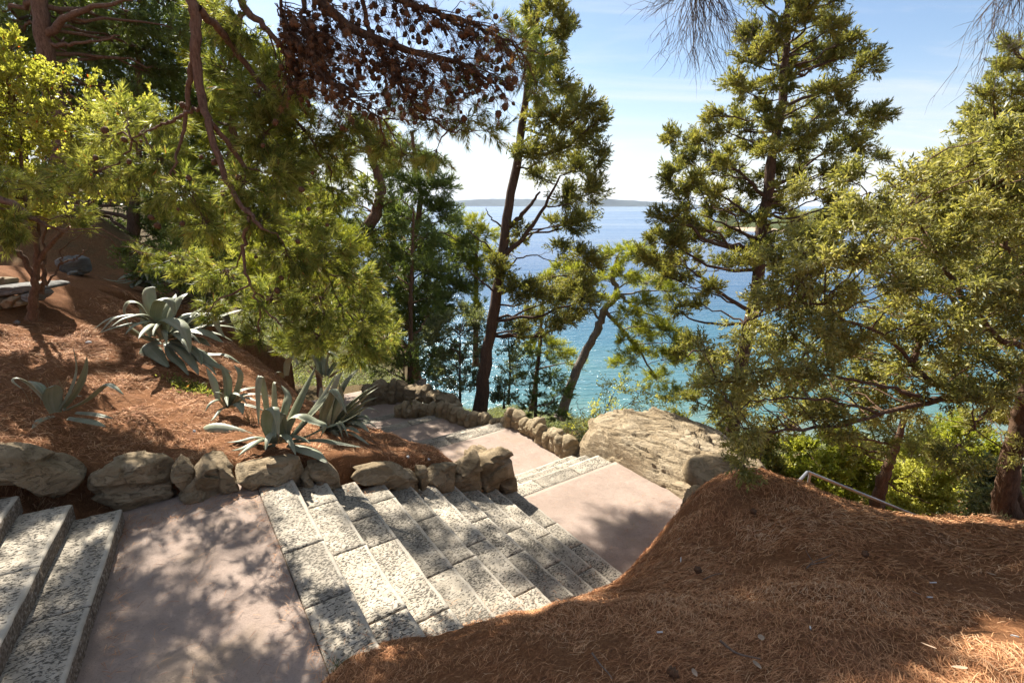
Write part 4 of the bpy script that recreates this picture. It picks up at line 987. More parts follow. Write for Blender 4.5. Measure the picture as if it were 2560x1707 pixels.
# green tips beyond it
for (u, v, ru, rv, Y) in [(1010, 250, 60, 50, 4.8), (1080, 290, 70, 50, 4.8), (1160, 300, 50, 40, 4.7), (1190, 230, 60, 60, 4.8), (1010, 400, 40, 25, 4.9), (1090, 380, 50, 30, 4.8), (960, 360, 60, 50, 5.), (900, 330, 70, 50, 5.2), (860, 290, 60, 40, 5.2),
                         (1290, 120, 55, 45, 5.1), (1340, 130, 45, 40, 5.1), (1310, 190, 45, 35, 5.1), (1240, 60, 50, 45, 5.2), (1230, 330, 40, 40, 4.8), (1350, 230, 30, 30, 5.)]:
    C = atY(u, v, Y); R3 = np.array([rpx(ru, C), rpx(ru, C) * .8, rpx(rv, C)]); i = np.argmin(np.linalg.norm(DP - C, axis=1))
    FG.clump(C, R3, int(20 * max(.4, ru * rv / 4000.)), 4, 'needle', A=DP[i], limb_r=.008, up=-.1, bow=.0, n=24, axis=.08, ln=.085, wd=.006, a0=14, a1=58, inner=.4)
# cones
def cone_mesh(seed):
    g2 = np.random.default_rng(seed); acc = Acc(); n = 7; k = 10
    V = []
    for i in range(n):
        t = i / (n - 1); r = .0215 * math.sin(math.pi * min(1, .14 + t * .83)) ** .75
        for j in range(k):
            a = (j + .5 * (i % 2)) * 6.283 / k; rr = r * (1.18 if j % 2 == i % 2 else .78)
            V.append((rr * math.cos(a), rr * math.sin(a), -.046 * t + .005 * (j % 2)))
    V = np.array(V + [(0, 0, .004), (0, 0, -.05)])
    i = np.arange(n - 1)[:, None]; j = np.arange(k)[None]
    q = np.stack([i * k + j, (i + 1) * k + j, (i + 1) * k + (j + 1) % k, i * k + (j + 1) % k], -1).reshape(-1, 4)
    T = [[n * k, jj, (jj + 1) % k] for jj in range(k)] + [[n * k + 1, (n - 1) * k + (jj + 1) % k, (n - 1) * k + jj] for jj in range(k)]
    return V * g2.uniform(.9, 1.1), q, np.array(T)
cones_me = []
for sd in range(3):
    V, q, T = cone_mesh(sd); me = mk_data('pine_cone', V, [q, T], False); me.materials.append(MAT['cone']); cones_me.append((me, V, q, T))
cand = np.vstack([E2.reshape(-1, 3), E_, A2.reshape(-1, 3)[::3]]); g.shuffle(cand)
cu, cv = project(cand); m = (cv < 325 - np.abs(g.normal(0, 60, len(cv)))) & (cv > -20) & (cu > 690) & (cu < 1290); cand = cand[m][:640]
extra = []
for (u, v) in [(452, 258), (265, 320), (305, 345), (350, 350), (372, 540), (388, 560), (505, 390), (540, 400), (470, 440), (600, 440), (690, 300), (660, 360), (780, 430), (755, 470), (460, 555), (445, 520), (560, 480), (640, 640), (700, 690), (690, 720), (620, 520), (740, 600), (820, 560), (770, 520), (240, 390), (325, 400)]:
    extra.append(atY(u, v, 4.55))
from mathutils import Euler
allc = np.vstack([np.array(extra), cand]); rest = Acc()
for i, P in enumerate(allc):
    me, V, q, T = cones_me[i % 3]; e = Euler((random.uniform(-.9, .9), random.uniform(-.9, .9), random.uniform(0, 6.3))); sc_ = random.uniform(.6, 1.3)
    if i < 98:
        o = bpy.data.objects.new('pine_cone', me); link(o, FG.root); o.location = tuple(P - FG.o); o.rotation_euler = e; o.scale = (sc_,) * 3
    else:
        rest.add((V * sc_) @ np.array(e.to_matrix()).T + P, T, q)
ob = rest.build('pine_cones', MAT['cone'], FG.root, False, origin=FG.o); tag(ob, kind='stuff')

# ------------------------------------------------------------------ conifers by the water
def rows_tree(name, label, trunk_pts, r0, r1, rows, mat_t, mat_l, seed, nsub, per, norm, kind='needle', kw=None, group=None, limbs=(), cat='tree', Yj=.8, kb=12):
    b = trunk_pts[0]; P0 = atY(*b)
    T = Tree(name, P0, label, cat, mat_t, mat_l, group, seed)
    tp = [atY(*p) for p in trunk_pts]; tp[0] = tp[0] - np.array([0, 0, .25])
    T.trunk(tp, r0, r1, k=kb)
    for lb in limbs:
        rr = lb[-1]; P = spline([atY(*p) for p in lb[:-1]], 14); P[1:-1] += T.g.normal(0, .02, (12, 3)); tube(T.wood, P, np.linspace(rr, rr * .3, 14), 7); T.axis = np.vstack([T.axis, P[3:]]); T.rad = np.r_[T.rad, np.linspace(rr, rr * .3, 14)[3:]]
    for r in rows:
        u, v, ru, rv = r[:4]; Y = tp[1][1] + (r[4] if len(r) > 4 and not isinstance(r[4], dict) else T.g.uniform(-Yj, Yj))
        C = atY(u, v, Y); R3 = np.array([rpx(ru, C), rpx((ru + rv) / 2, C), rpx(rv, C)])
        f = max(.3, ru * rv / norm); kk = dict(kw or {})
        if isinstance(r[-1], dict): kk.update(r[-1])
        T.clump(C, R3, max(3, int(nsub * f)), per, kind, **kk)
    T.done(); return T
CK = dict(n=9, axis=.15, ln=.085, wd=.022, a0=12, a1=55, up=.15, rise=.3, bow=-.06, inner=.2)
rows_tree('cypress_tree', 'tall leaning cypress with a long bare trunk behind the pale rock row',
    [(1197, 1022, 14.), (1216, 900, 14.), (1241, 740, 14.1), (1262, 580, 14.2), (1286, 440, 14.3), (1308, 300, 14.4), (1328, 150, 14.5), (1345, 0, 14.6), (1355, -150, 14.7), (1362, -300, 14.8)], .17, .045,
    [(1330, 20, 30, 40), (1385, 30, 40, 40), (1400, 90, 40, 40), (1330, 90, 30, 40), (1370, 150, 45, 40), (1420, 60, 25, 30), (1405, 210, 40, 40), (1340, 200, 30, 40), (1350, 290, 40, 40), (1430, 250, 40, 35), (1410, 300, 50, 40),
     (1470, 260, 40, 35), (1500, 300, 25, 40), (1460, 340, 50, 45), (1390, 370, 50, 45), (1330, 380, 45, 40), (1290, 390, 30, 25), (1440, 420, 60, 50), (1500, 390, 30, 40), (1350, 440, 40, 35), (1480, 480, 45, 45), (1410, 490, 50, 45), (1430, 560, 50, 40),
     (1460, 550, 40, 30), (1380, 560, 25, 25), (1400, 620, 40, 25), (1450, 640, 50, 30), (1300, 580, 25, 30), (1270, 620, 25, 40), (1250, 690, 35, 40), (1290, 720, 45, 40), (1340, 730, 60, 45), (1400, 740, 60, 45), (1440, 700, 50, 40), (1470, 740, 40, 50), (1390, 800, 50, 40), (1330, 790, 50, 35), (1300, 830, 30, 25), (1440, 790, 35, 35), (1480, 660, 40, 35), (1360, -60, 40, 50), (1370, -160, 30, 50), (1240, 650, 25, 25)],
    MAT['bark_cyp'], MAT['cyp'], 21, 26, 16, 1700., kw=CK,
    limbs=[[(1262, 580, 14.2), (1310, 530, 14.1), (1350, 480, 14.1), .09], [(1255, 640, 14.1), (1310, 590, 14.), (1360, 520, 13.9), (1400, 440, 13.8), .08], [(1262, 575, 14.2), (1230, 545, 14.3), (1215, 520, 14.3), .03], [(1250, 640, 14.1), (1200, 600, 13.9), (1165, 570, 13.8), .03], [(1243, 735, 14.1), (1200, 700, 13.9), (1160, 665, 13.8), .03], [(1241, 740, 14.1), (1330, 700, 14.), (1420, 690, 14.), .05], [(1243, 700, 14.), (1310, 640, 13.9), (1400, 660, 13.8), .03]])
# trunk-hugging green on the same tree came with its clumps; next the big right hand cypress
rc = []
gg = np.random.default_rng(5)
prof = [(-120, 1930, 2050), (-60, 1890, 2090), (0, 1870, 2120), (60, 1890, 2120), (110, 1870, 2160), (160, 1850, 2170), (220, 1820, 2130), (280, 1790, 2150), (330, 1770, 2200), (380, 1720, 2170), (430, 1700, 2160), (480, 1700, 2130), (540, 1680, 2100), (600, 1680, 2080), (650, 1690, 2060)]
for (v, a, b) in prof:
    for u in np.arange(a, b + 1, 52):
        rc.append((u + gg.uniform(-18, 18), v + gg.uniform(-20, 20), gg.uniform(28, 46), gg.uniform(22, 36)))
rc += [(1665, 335, 22, 22), (1690, 350, 30, 25), (1730, 360, 35, 25), (1675, 455, 30, 22), (1640, 540, 30, 25), (1650, 590, 35, 25), (1625, 600, 30, 25), (1680, 620, 40, 28), (1610, 640, 30, 25), (1660, 690, 40, 25), (1720, 690, 45, 25), (1740, 760, 40, 25), (1690, 770, 35, 25), (1640, 650, 35, 25), (1780, 720, 40, 28), (1730, 850, 45, 25), (1700, 880, 30, 22), (2210, 285, 25, 20), (2180, 290, 35, 25), (2160, 130, 25, 20), (2140, 200, 25, 25), (2200, 390, 25, 20), (1760, 960, 40, 40), (1800, 1040, 40, 40), (1730, 1000, 40, 35), (1790, 900, 40, 40), (1700, 1050, 35, 30)]
rows_tree('cypress_tree', 'big dark trunked cypress behind the boulder, crown running past the top of the picture',
    [(1822, 1125, 13.), (1840, 1000, 13.), (1880, 780, 13.), (1905, 560, 13.), (1932, 400, 13.), (1955, 250, 13.), (1966, 100, 13.), (1972, -60, 13.), (1976, -220, 13.1)], .185, .04,
    rc, MAT['bark_cyp'], MAT['cyp'], 22, 21, 16, 1500., kw=dict(CK, up=.15), Yj=1.3,
    limbs=[[(1880, 780, 13.), (1800, 730, 12.8), (1720, 670, 12.6), .06], [(1905, 560, 13.), (1850, 520, 12.9), (1780, 470, 12.8), .05], [(1915, 500, 13.), (1860, 440, 12.9), (1800, 400, 12.9), .05], [(1942, 330, 13.), (1915, 290, 13.), (1915, 220, 12.9), .06], [(1920, 480, 13.), (2000, 430, 13.1), (2090, 350, 13.2), .05], [(1900, 600, 13.), (1830, 570, 13.), (1760, 540, 13.1), .05]])
rows_tree('cypress_tree', 'pale green conifer at the right edge rising above the olive leaves', [(2600, 1150, 15.), (2600, 700, 15.), (2590, 300, 15.), (2600, 60, 15.)], .2, .05,
    [(u, v, 38, 30) for v in range(120, 700, 52) for u in range(int(2560 - (v - 60) * .52), 2760, 55) if u > 2250], MAT['bark_cyp'], MAT['cyp'], 23, 22, 16, 1500., kw=CK, Yj=1.2)
# leaning pine over the water
PK = dict(n=16, axis=.22, ln=.15, wd=.016, a0=12, a1=60, up=.3, rise=.1, bow=.08, inner=.3)
rows_tree('pine_tree', 'leaning pale trunked pine in front of the turquoise water with yellow green crowns', [(1400, 1030, 18.), (1440, 930, 18.), (1490, 830, 18.), (1512, 775, 18.), (1545, 735, 18.), (1530, 690, 18.1), (1545, 640, 18.2)], .18, .06,
    [(1540, 640, 45, 25), (1590, 640, 55, 28), (1650, 660, 45, 25), (1560, 690, 45, 22), (1620, 710, 60, 25), (1680, 730, 35, 30), (1610, 760, 45, 25), (1570, 790, 45, 25), (1640, 820, 60, 28), (1600, 840, 50, 25), (1690, 860, 45, 30), (1590, 890, 50, 25), (1660, 900, 50, 35), (1710, 900, 40, 25), (1550, 910, 30, 20), (1640, 950, 40, 30), (1680, 980, 25, 30), (1500, 700, 40, 22), (1470, 720, 35, 20), (1520, 750, 30, 18), (1560, 850, 30, 20)],
    MAT['bark_pale'], MAT['needle_sun'], 24, 26, 10, 1500., kw=PK, Yj=1.,
    limbs=[[(1545, 735, 18.), (1590, 770, 17.9), (1660, 800, 17.8), .08], [(1512, 775, 18.), (1560, 830, 17.8), (1600, 880, 17.7), (1640, 940, 17.7), .08], [(1545, 640, 18.2), (1580, 600, 18.2), (1600, 640, 18.2), .04], [(1500, 800, 18.), (1475, 760, 18.), (1480, 720, 18.), .05]])
PD = dict(n=16, axis=.2, ln=.14, wd=.02, a0=12, a1=60, up=.2, rise=.15, bow=.06, inner=.25)
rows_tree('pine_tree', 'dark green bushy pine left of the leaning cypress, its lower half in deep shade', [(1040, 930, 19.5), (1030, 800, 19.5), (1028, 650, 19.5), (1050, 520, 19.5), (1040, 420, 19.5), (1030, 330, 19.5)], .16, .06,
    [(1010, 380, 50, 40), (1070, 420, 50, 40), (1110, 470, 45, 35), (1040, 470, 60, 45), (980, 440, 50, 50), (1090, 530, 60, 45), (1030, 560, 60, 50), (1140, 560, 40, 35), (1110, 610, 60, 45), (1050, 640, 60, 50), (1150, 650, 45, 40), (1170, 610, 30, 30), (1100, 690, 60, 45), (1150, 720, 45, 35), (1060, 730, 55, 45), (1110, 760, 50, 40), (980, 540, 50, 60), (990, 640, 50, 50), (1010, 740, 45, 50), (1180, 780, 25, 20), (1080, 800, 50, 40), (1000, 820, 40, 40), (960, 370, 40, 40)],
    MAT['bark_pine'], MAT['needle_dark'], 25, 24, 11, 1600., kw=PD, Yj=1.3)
rows_tree('pine_tree', 'leaning grey pine with open twiggy crown standing behind the near hanging branches', [(845, 770, 17.), (862, 660, 17.), (905, 590, 17.), (945, 520, 17.), (950, 460, 17.), (925, 380, 17.), (918, 310, 17.)], .27, .08,
    [(800, 410, 50, 30), (850, 440, 50, 30), (780, 460, 40, 30), (960, 400, 40, 35), (920, 480, 40, 40), (880, 520, 45, 35), (860, 380, 40, 40), (900, 330, 50, 40), (960, 330, 40, 30), (830, 520, 50, 40), (800, 570, 50, 50), (900, 640, 50, 50), (960, 600, 45, 45), (940, 700, 50, 50), (880, 740, 50, 50), (970, 780, 45, 45), (760, 400, 40, 30)],
    MAT['bark_pine'], MAT['needle_fg'], 26, 16, 9, 1600., kw=PD, Yj=1.,
    limbs=[[(945, 520, 17.), (890, 480, 17.), (830, 470, 17.), .04], [(950, 470, 17.), (880, 420, 17.), (800, 440, 16.9), .035], [(905, 590, 17.), (980, 560, 16.8), (1060, 600, 16.6), .035], [(925, 380, 17.), (850, 350, 17.), (790, 370, 17.), .03], [(900, 595, 17.), (960, 650, 16.8), (1010, 720, 16.7), .035], [(945, 520, 17.), (1000, 500, 16.9), (1050, 540, 16.8), .03]])
rows_tree('pine_tree', 'yellow green young pine seen behind the leaning cypress trunk', [(1190, 900, 20.), (1190, 700, 20.), (1195, 560, 20.)], .12, .04,
    [(1190, 560, 30, 20), (1215, 590, 35, 25), (1170, 610, 40, 30), (1210, 640, 35, 25), (1190, 680, 40, 25), (1160, 660, 30, 25), (1170, 730, 30, 25), (1215, 700, 25, 25), (1190, 770, 30, 25)], MAT['bark_pine'], MAT['needle_sun'], 27, 24, 10, 1200., kw=PK)
rows_tree('pine_tree', 'low yellow green pine sprays over the shallow water just right of the leaning cypress', [(1330, 1010, 19.), (1345, 900, 19.), (1360, 720, 19.)], .1, .04,
    [(1400, 680, 40, 25), (1440, 680, 35, 25), (1370, 700, 30, 20), (1420, 720, 40, 22), (1345, 850, 35, 18), (1380, 870, 40, 18), (1410, 890, 35, 18), (1330, 880, 25, 18), (1440, 910, 25, 14)], MAT['bark_pine'], MAT['needle_sun'], 28, 24, 10, 1200., kw=PK)
rows_tree('conifer', 'small dark conifer with a thin straight stem between cypress and leaning pine', [(1338, 1045, 15.), (1342, 960, 15.), (1352, 860, 15.), (1356, 820, 15.)], .05, .02,
    [(1350, 850, 20, 18), (1330, 890, 30, 18), (1370, 900, 35, 20), (1320, 930, 30, 20), (1380, 945, 45, 25), (1350, 960, 40, 25), (1400, 985, 45, 28), (1330, 990, 30, 22), (1370, 1020, 50, 25), (1400, 1040, 40, 22), (1320, 1030, 30, 20)], MAT['bark_cyp'], MAT['needle_dark'], 29, 13, 9, 1200., kw=dict(PD, ln=.1, wd=.018, axis=.15))
# ------------------------------------------------------------------ unseen high clumps added to the pines, placed to shade landing, steps and mound
def cast(u, v):
    """where a photo ray meets the ground or the stairs"""
    u = np.asarray(u, float); v = np.asarray(v, float)
    r = np.stack([(u - CXP) / FP, cp + (CYP - v) / FP * sp, -sp + (CYP - v) / FP * cp], -1)
    hit = np.zeros((len(u), 3)); done = np.zeros(len(u), bool)
    for t in np.linspace(.8, 18, 240):
        P = r * t; z = ground_z(P[:, 0], P[:, 1], False)
        m = (~done) & (P[:, 2] <= z + .08); hit[m] = P[m]; done |= m
    return hit[done]
SHADE = [  # polygon (photo pixels), spacing, coverage
    ([(1180, 1560), (1420, 1470), (1640, 1330), (1800, 1230), (1950, 1260), (2200, 1300), (2560, 1340), (2560, 1450), (2300, 1500), (2000, 1560), (1750, 1620), (1650, 1707), (830, 1707), (960, 1660)], 46, 1.),
    ([(1620, 1330), (1680, 1230), (1760, 1170), (1900, 1180), (1960, 1260), (1700, 1340)], 42, 1.),
    ([(190, 1707), (280, 1500), (420, 1440), (620, 1440), (740, 1520), (820, 1707)], 72, .7),
    ([(330, 1400), (460, 1300), (620, 1260), (690, 1420), (560, 1440)], 70, .03),
    ([(0, 1707), (0, 1560), (120, 1470), (300, 1500), (180, 1707)], 70, .5),
    ([(660, 1250), (1100, 1240), (1300, 1300), (1460, 1430), (1100, 1540), (960, 1600), (830, 1600)], 66, .12),
    ([(0, 1000), (0, 760), (150, 760), (300, 800), (480, 900), (420, 960), (200, 940)], 52, .03),
    ([(1450, 1345), (1530, 1300), (1600, 1290), (1660, 1330), (1620, 1380), (1540, 1400)], 40, .75),
    ([(0, 1150), (0, 1010), (300, 960), (560, 1000), (640, 1120), (300, 1150)], 55, .0)]
LIT = [(1880, 1478, 90, 28), (2030, 1308, 60, 16), (1960, 1300, 40, 14), (2480, 1412, 90, 22), (2420, 1310, 90, 14), (2250, 1345, 60, 12)]
_cg = np.random.default_rng(77); CAN = []
for poly, step, cov in SHADE:
    P = np.array(poly, float); g_ = _cg; pts = []
    n = len(P)
    for v in np.arange(P[:, 1].min(), P[:, 1].max(), step * .7):
        for u in np.arange(P[:, 0].min(), P[:, 0].max(), step):
            x, y = u + g_.uniform(-.4, .4) * step, v + g_.uniform(-.35, .35) * step
            c = False; j = n - 1
            for i in range(n):
                if (P[i, 1] > y) != (P[j, 1] > y) and x < (P[j, 0] - P[i, 0]) * (y - P[i, 1]) / (P[j, 1] - P[i, 1]) + P[i, 0]: c = not c
                j = i
            if c and g_.random() < cov and not any(((x - a) / (rx + 25)) ** 2 + ((y - b) / (ry + 15)) ** 2 < 1 for a, b, rx, ry in LIT): pts.append((x, y))
    H_ = cast([p[0] for p in pts], [p[1] for p in pts])
    if poly[0] == (1620, 1330): H_ = H_[H_[:, 1] < 6.6]
    for Gp in H_:
        h0 = max((.40 * Gp[1] - Gp[2] + .25) / (SUN[2] - .40 * SUN[1]), 0) * 1.
        C = Gp + SUN * (h0 + g_.uniform(.3, 1.6))
        if cov > .99: CAN.append((Gp + SUN * (h0 + g_.uniform(2.2, 3.4)), .34))
        if cov > .96 and g_.random() < .6: CAN.append((Gp + SUN * (h0 + g_.uniform(3.6, 4.6)) + g_.normal(0, .15, 3), .34))
        CAN.append((C, .26 + .014 * np.linalg.norm(Gp) * step / 10))
for u_ in np.arange(1650, 1930, 34):             # more unseen clumps, added to shade the half buried rocks at the crest
    for v_ in (1190, 1225, 1270):
        Gp = atY(u_, v_, 5.6); h0 = max((.40 * Gp[1] - Gp[2] + .25) / (SUN[2] - .40 * SUN[1]), 0); CAN.append((Gp + SUN * (h0 + _cg.uniform(.3, 2.)), .36))
GAP = [atY(*p) for p in [(330, 290, 5.3), (270, 330, 5.6), (400, 300, 5.3), (250, 420, 5.6), (700, 600, 4.7), (760, 640, 4.9), (640, 800, 4.8), (850, 700, 5.), (520, 640, 5.4), (460, 650, 5.6), (600, 450, 4.8), (820, 480, 5.2), (1310, 130, 5.1), (560, 60, 5.1)]]
def in_gap(C): return any(np.linalg.norm(np.cross(C - S0, SUN)) < .42 for S0 in GAP)
CAN = [c_ for c_ in CAN if not in_gap(c_[0])]
def shade_canopy(T, near):
    k = 0
    for C, r in CAN:
        if (C[1] < 9.6) != near: continue
        i = np.argmin(np.linalg.norm(T.axis - C, axis=1) + (T.axis[:, 2] < .4 * T.axis[:, 1]) * 50)
        T.clump(C, (r, r, r * .6), 9, 4, 'needle', A=T.axis[i], limb_r=.012, n=22, axis=.14, ln=.12, wd=.013, a0=14, a1=60, up=.1, inner=.15, bow=.03)
        if k % 6 == 0:                             # now and then the side limb thickens
            P = T.limb(T.axis[i], C, .03, .012); T.axis = np.vstack([T.axis, P]); T.rad = np.r_[T.rad, np.full(len(P), .02)]
        k += 1
FG.axis = np.vstack([spline([(-6.5, 4.3, 2.5), (-6.1, 4.5, 3.4), (-5.4, 4.7, 5.2), (-4.4, 4.8, 6.6), (-3., 4.6, 7.6)], 30)]); FG.rad = np.full(30, .1)
_keep = FG.leaf; FG.leaf = Acc(); shade_canopy(FG, True); FG.leaf.build('crown', MAT['needle_dark'], FG.root, False, origin=FG.o); FG.leaf = _keep  # unseen shade clumps, built as a second crown mesh of this pine
FG.done('needles')
# ------------------------------------------------------------------ helpers for filled crowns
def fill(poly, step, seed, jit=.35, ylo=0., yhi=1., ru=None):
    g = np.random.default_rng(seed); P = np.array(poly, float); out = []
    def inside(x, y):
        c = False; j = len(P) - 1
        for i in range(len(P)):
            if (P[i, 1] > y) != (P[j, 1] > y) and x < (P[j, 0] - P[i, 0]) * (y - P[i, 1]) / (P[j, 1] - P[i, 1]) + P[i, 0]: c = not c
            j = i
        return c
    for v in np.arange(P[:, 1].min(), P[:, 1].max(), step * .85):
        for u in np.arange(P[:, 0].min(), P[:, 0].max(), step):
            uu, vv = u + g.uniform(-jit, jit) * step, v + g.uniform(-jit, jit) * step
            if inside(uu, vv): out.append((uu, vv, step * g.uniform(.6, .95), step * g.uniform(.45, .75), g.uniform(ylo, yhi)))
    return out

# ------------------------------------------------------------------ olive tree on the right
OT = Tree('olive_tree', atY(2520, 1300, 5.2), 'spreading narrow leaved olive tree filling the right edge above the needle mound', 'tree', MAT['bark_red'], MAT['olive'], seed=31)
OT.trunk([atY(2525, 1330, 5.2), atY(2515, 1250, 5.2), atY(2528, 1150, 5.2), atY(2550, 1060, 5.2), atY(2565, 985, 5.15), atY(2600, 850, 5.2), atY(2640, 650, 5.4), atY(2640, 450, 5.6)], .12, .05, flare=.6)
OT.trunk([atY(2580, 1320, 5.25), atY(2545, 1250, 5.28), atY(2520, 1180, 5.3), atY(2540, 1090, 5.25)], .06, .05, flare=.8)
for pts, r in ([[(2565, 1000, 5.15), (2480, 985, 5.0), (2400, 1000, 4.9), (2330, 1000, 4.8), (2200, 1035, 4.7), (2080, 1068, 4.6), (1960, 1075, 4.55), (1880, 1085, 4.5)], .038],
               [[(2440, 1000, 4.95), (2350, 965, 4.9), (2280, 915, 4.9), (2240, 860, 4.9), (2130, 800, 4.9), (2000, 760, 4.9), (1900, 790, 4.9)], .03],
               [[(2280, 915, 4.9), (2290, 820, 5.), (2250, 700, 5.2), (2180, 580, 5.3)], .03], [[(2590, 880, 5.2), (2480, 830, 5.1), (2380, 700, 5.2), (2300, 560, 5.4), (2240, 470, 5.5)], .034],
               [[(2620, 750, 5.3), (2520, 620, 5.4), (2450, 480, 5.5)], .04], [[(2330, 1000, 4.8), (2180, 960, 4.7), (2030, 930, 4.7), (1880, 930, 4.6), (1780, 960, 4.6)], .02], [[(2200, 1035, 4.7), (2050, 1000, 4.6), (1900, 1000, 4.5), (1780, 1060, 4.5)], .016],
               [[(2500, 1000, 5.), (2440, 1060, 4.6), (2400, 1110, 4.4)], .015]):
    P = spline([atY(*p) for p in pts], 26); P[1:-1] += OT.g.normal(0, .012, (24, 3)); rr = np.linspace(r, r * .22, 26)
    tube(OT.wood, P, rr, 8, .2, 4); OT.axis = np.vstack([OT.axis, P]); OT.rad = np.r_[OT.rad, rr]
def near_ax(T, C): 
    i = np.argmin(np.linalg.norm(T.axis - C, axis=1) + .3 * np.maximum(T.axis[:, 2] - C[2], 0)); return T.axis[i]
ocl = fill([(1830, 1130), (1820, 1050), (1770, 980), (1760, 930), (1830, 840), (1900, 740), (1960, 650), (2050, 570), (2120, 500), (2200, 450), (2330, 410), (2400, 340), (2480, 330), (2760, 300), (2760, 1120), (2560, 1100), (2400, 1030), (2280, 1040), (2150, 1065), (2000, 1080), (1930, 1100), (1880, 1130)], 56, 3, ylo=4.3, yhi=6.3)
ocl += [(1760, 880, 35, 30, 4.8), (1990, 590, 30, 25, 5.2), (2110, 440, 25, 30, 5.3), (2150, 430, 25, 25, 5.4), (1930, 660, 30, 25, 5.), (2000, 480, 22, 30, 5.3), (2390, 1130, 35, 30, 4.3), (2430, 1160, 25, 25, 4.3), (2360, 1150, 25, 25, 4.35), (1860, 1170, 30, 20, 4.4), (2560, 1130, 40, 30, 5.)]
for (u, v, ru, rv, Y) in ocl:
    C = atY(u, v, Y); R3 = np.array([rpx(ru, C), rpx(ru, C), rpx(rv, C)]) * 1.15
    OT.clump(C, R3, max(6, int(15 * ru * rv / 2300.)), 11, 'leaf', A=near_ax(OT, C), limb_r=.009, up=.12, n=6, axis=.11, ln=.062, wd=.0165, indiv=True, droop=.25, inner=.2, fold=.12)
OT.done()

# ------------------------------------------------------------------ yellow green shrub on the left bank
SB = Tree('shrub', atY(85, 790, 8.0), 'tall multi stemmed shrub with shiny yellow green leaves on the left bank', 'shrub', MAT['bark_red'], MAT['shrub_y'], seed=32)
SB.trunk([atY(78, 800, 8.0), atY(85, 740, 8.0), atY(90, 680, 8.0), atY(92, 600, 8.0), atY(60, 480, 8.1), atY(50, 300, 8.2)], .066, .016, flare=.4)
for pts, r in ([[(88, 700, 8.), (55, 640, 8.), (20, 620, 7.9), (-40, 520, 7.9), (-60, 350, 8.)], 0.0465], [[(92, 660, 8.), (130, 610, 8.), (180, 560, 8.1), (260, 470, 8.2), (330, 380, 8.3)], 0.0372], [[(90, 670, 8.), (100, 560, 8.1), (150, 420, 8.2), (190, 300, 8.3)], 0.0310], [[(105, 735, 8.1), (112, 660, 8.2), (110, 600, 8.3), (140, 480, 8.4)], 0.0372], [[(115, 715, 8.2), (150, 660, 8.3), (160, 620, 8.3), (240, 560, 8.3)], 0.0186], [[(150, 660, 8.25), (200, 640, 8.3), (225, 610, 8.3)], .015]):
    P = spline([atY(*p) for p in pts], 24); P[1:-1] += SB.g.normal(0, .012, (22, 3)); rr = np.linspace(r, r * .25, 24)
    tube(SB.wood, P, rr, 8, .2, 4); SB.axis = np.vstack([SB.axis, P]); SB.rad = np.r_[SB.rad, rr]
def sunny(Q):
    """thin the crown where it would darken the upper landing and the left steps"""
    t_ = (Q[:, 2] + 2.95) / SUN[2]; G_ = Q - SUN * t_[:, None]; u, v = project(G_)
    a = (u > 320) & (u < 720) & (v > 1240) & (v < 1450); b = (u > -60) & (u < 300) & (v > 1230) & (v < 1560)
    c = (u > 250) & (u < 900) & (v > 980) & (v < 1180)
    return ~((a & (SB.g.random(len(Q)) < .85)) | (b & (SB.g.random(len(Q)) < .5)) | (c & (SB.g.random(len(Q)) < .9)))
scl = fill([(-120, 60), (0, 60), (40, 110), (60, 150), (110, 180), (160, 180), (230, 200), (300, 215), (350, 240), (380, 275), (340, 330), (300, 430), (280, 520), (180, 560), (60, 560), (-120, 560)], 48, 8, ylo=7.5, yhi=8.6)
for (u, v, ru, rv, Y) in scl:
    C = atY(u, v, Y); R3 = np.array([rpx(ru, C), rpx(ru, C), rpx(rv, C)]) * 1.1
    SB.clump(C, R3, max(6, int(17 * ru * rv / 1300.)), 7, 'leaf', A=near_ax(SB, C), limb_r=.012, up=.45, n=8, axis=.10, ln=.06, wd=.03, droop=-.25, inner=.3, fold=.1, keep=sunny)
SB.done()

# ------------------------------------------------------------------ trees behind, on the hill and down the slope
def crown_tree(name, label, trunk_pts, r0, poly, step, Y0, Y1, mt, ml, seed, nsub=9, per=8, kw=None, cat='tree', kind='needle', limbs=(), top=None, extra=None):
    rows = [(u, v, a, b, Y - trunk_pts[1][2] + 0.) for (u, v, a, b, Y) in fill(poly, step, seed, ylo=Y0, yhi=Y1)]
    T = Tree(name, atY(*trunk_pts[0]), label, cat, mt, ml, None, seed)
    tp = [atY(*p) for p in trunk_pts] + ([np.array(top, float)] if top else []); T.trunk(tp, r0, r0 * .3, k=9)
    for pts, r in limbs:
        P = spline([atY(*p) for p in pts], 18); P[1:-1] += T.g.normal(0, .02, (16, 3)); rr = np.linspace(r, r * .3, 18); tube(T.wood, P, rr, 7); T.axis = np.vstack([T.axis, P]); T.rad = np.r_[T.rad, rr]
    for (u, v, ru, rv, dY) in rows:
        C = atY(u, v, trunk_pts[1][2] + dY); R3 = np.array([rpx(ru, C), rpx(ru, C), rpx(rv, C)]) * 1.15
        T.clump(C, R3, nsub, per, kind, A=near_ax(T, C) if kind == 'leaf' else None, **kw)
    if extra: extra(T)
    T.done(); return T
KD = dict(n=14, axis=.24, ln=.17, wd=.026, a0=12, a1=62, up=-.05, rise=.1, bow=.03, inner=.2)
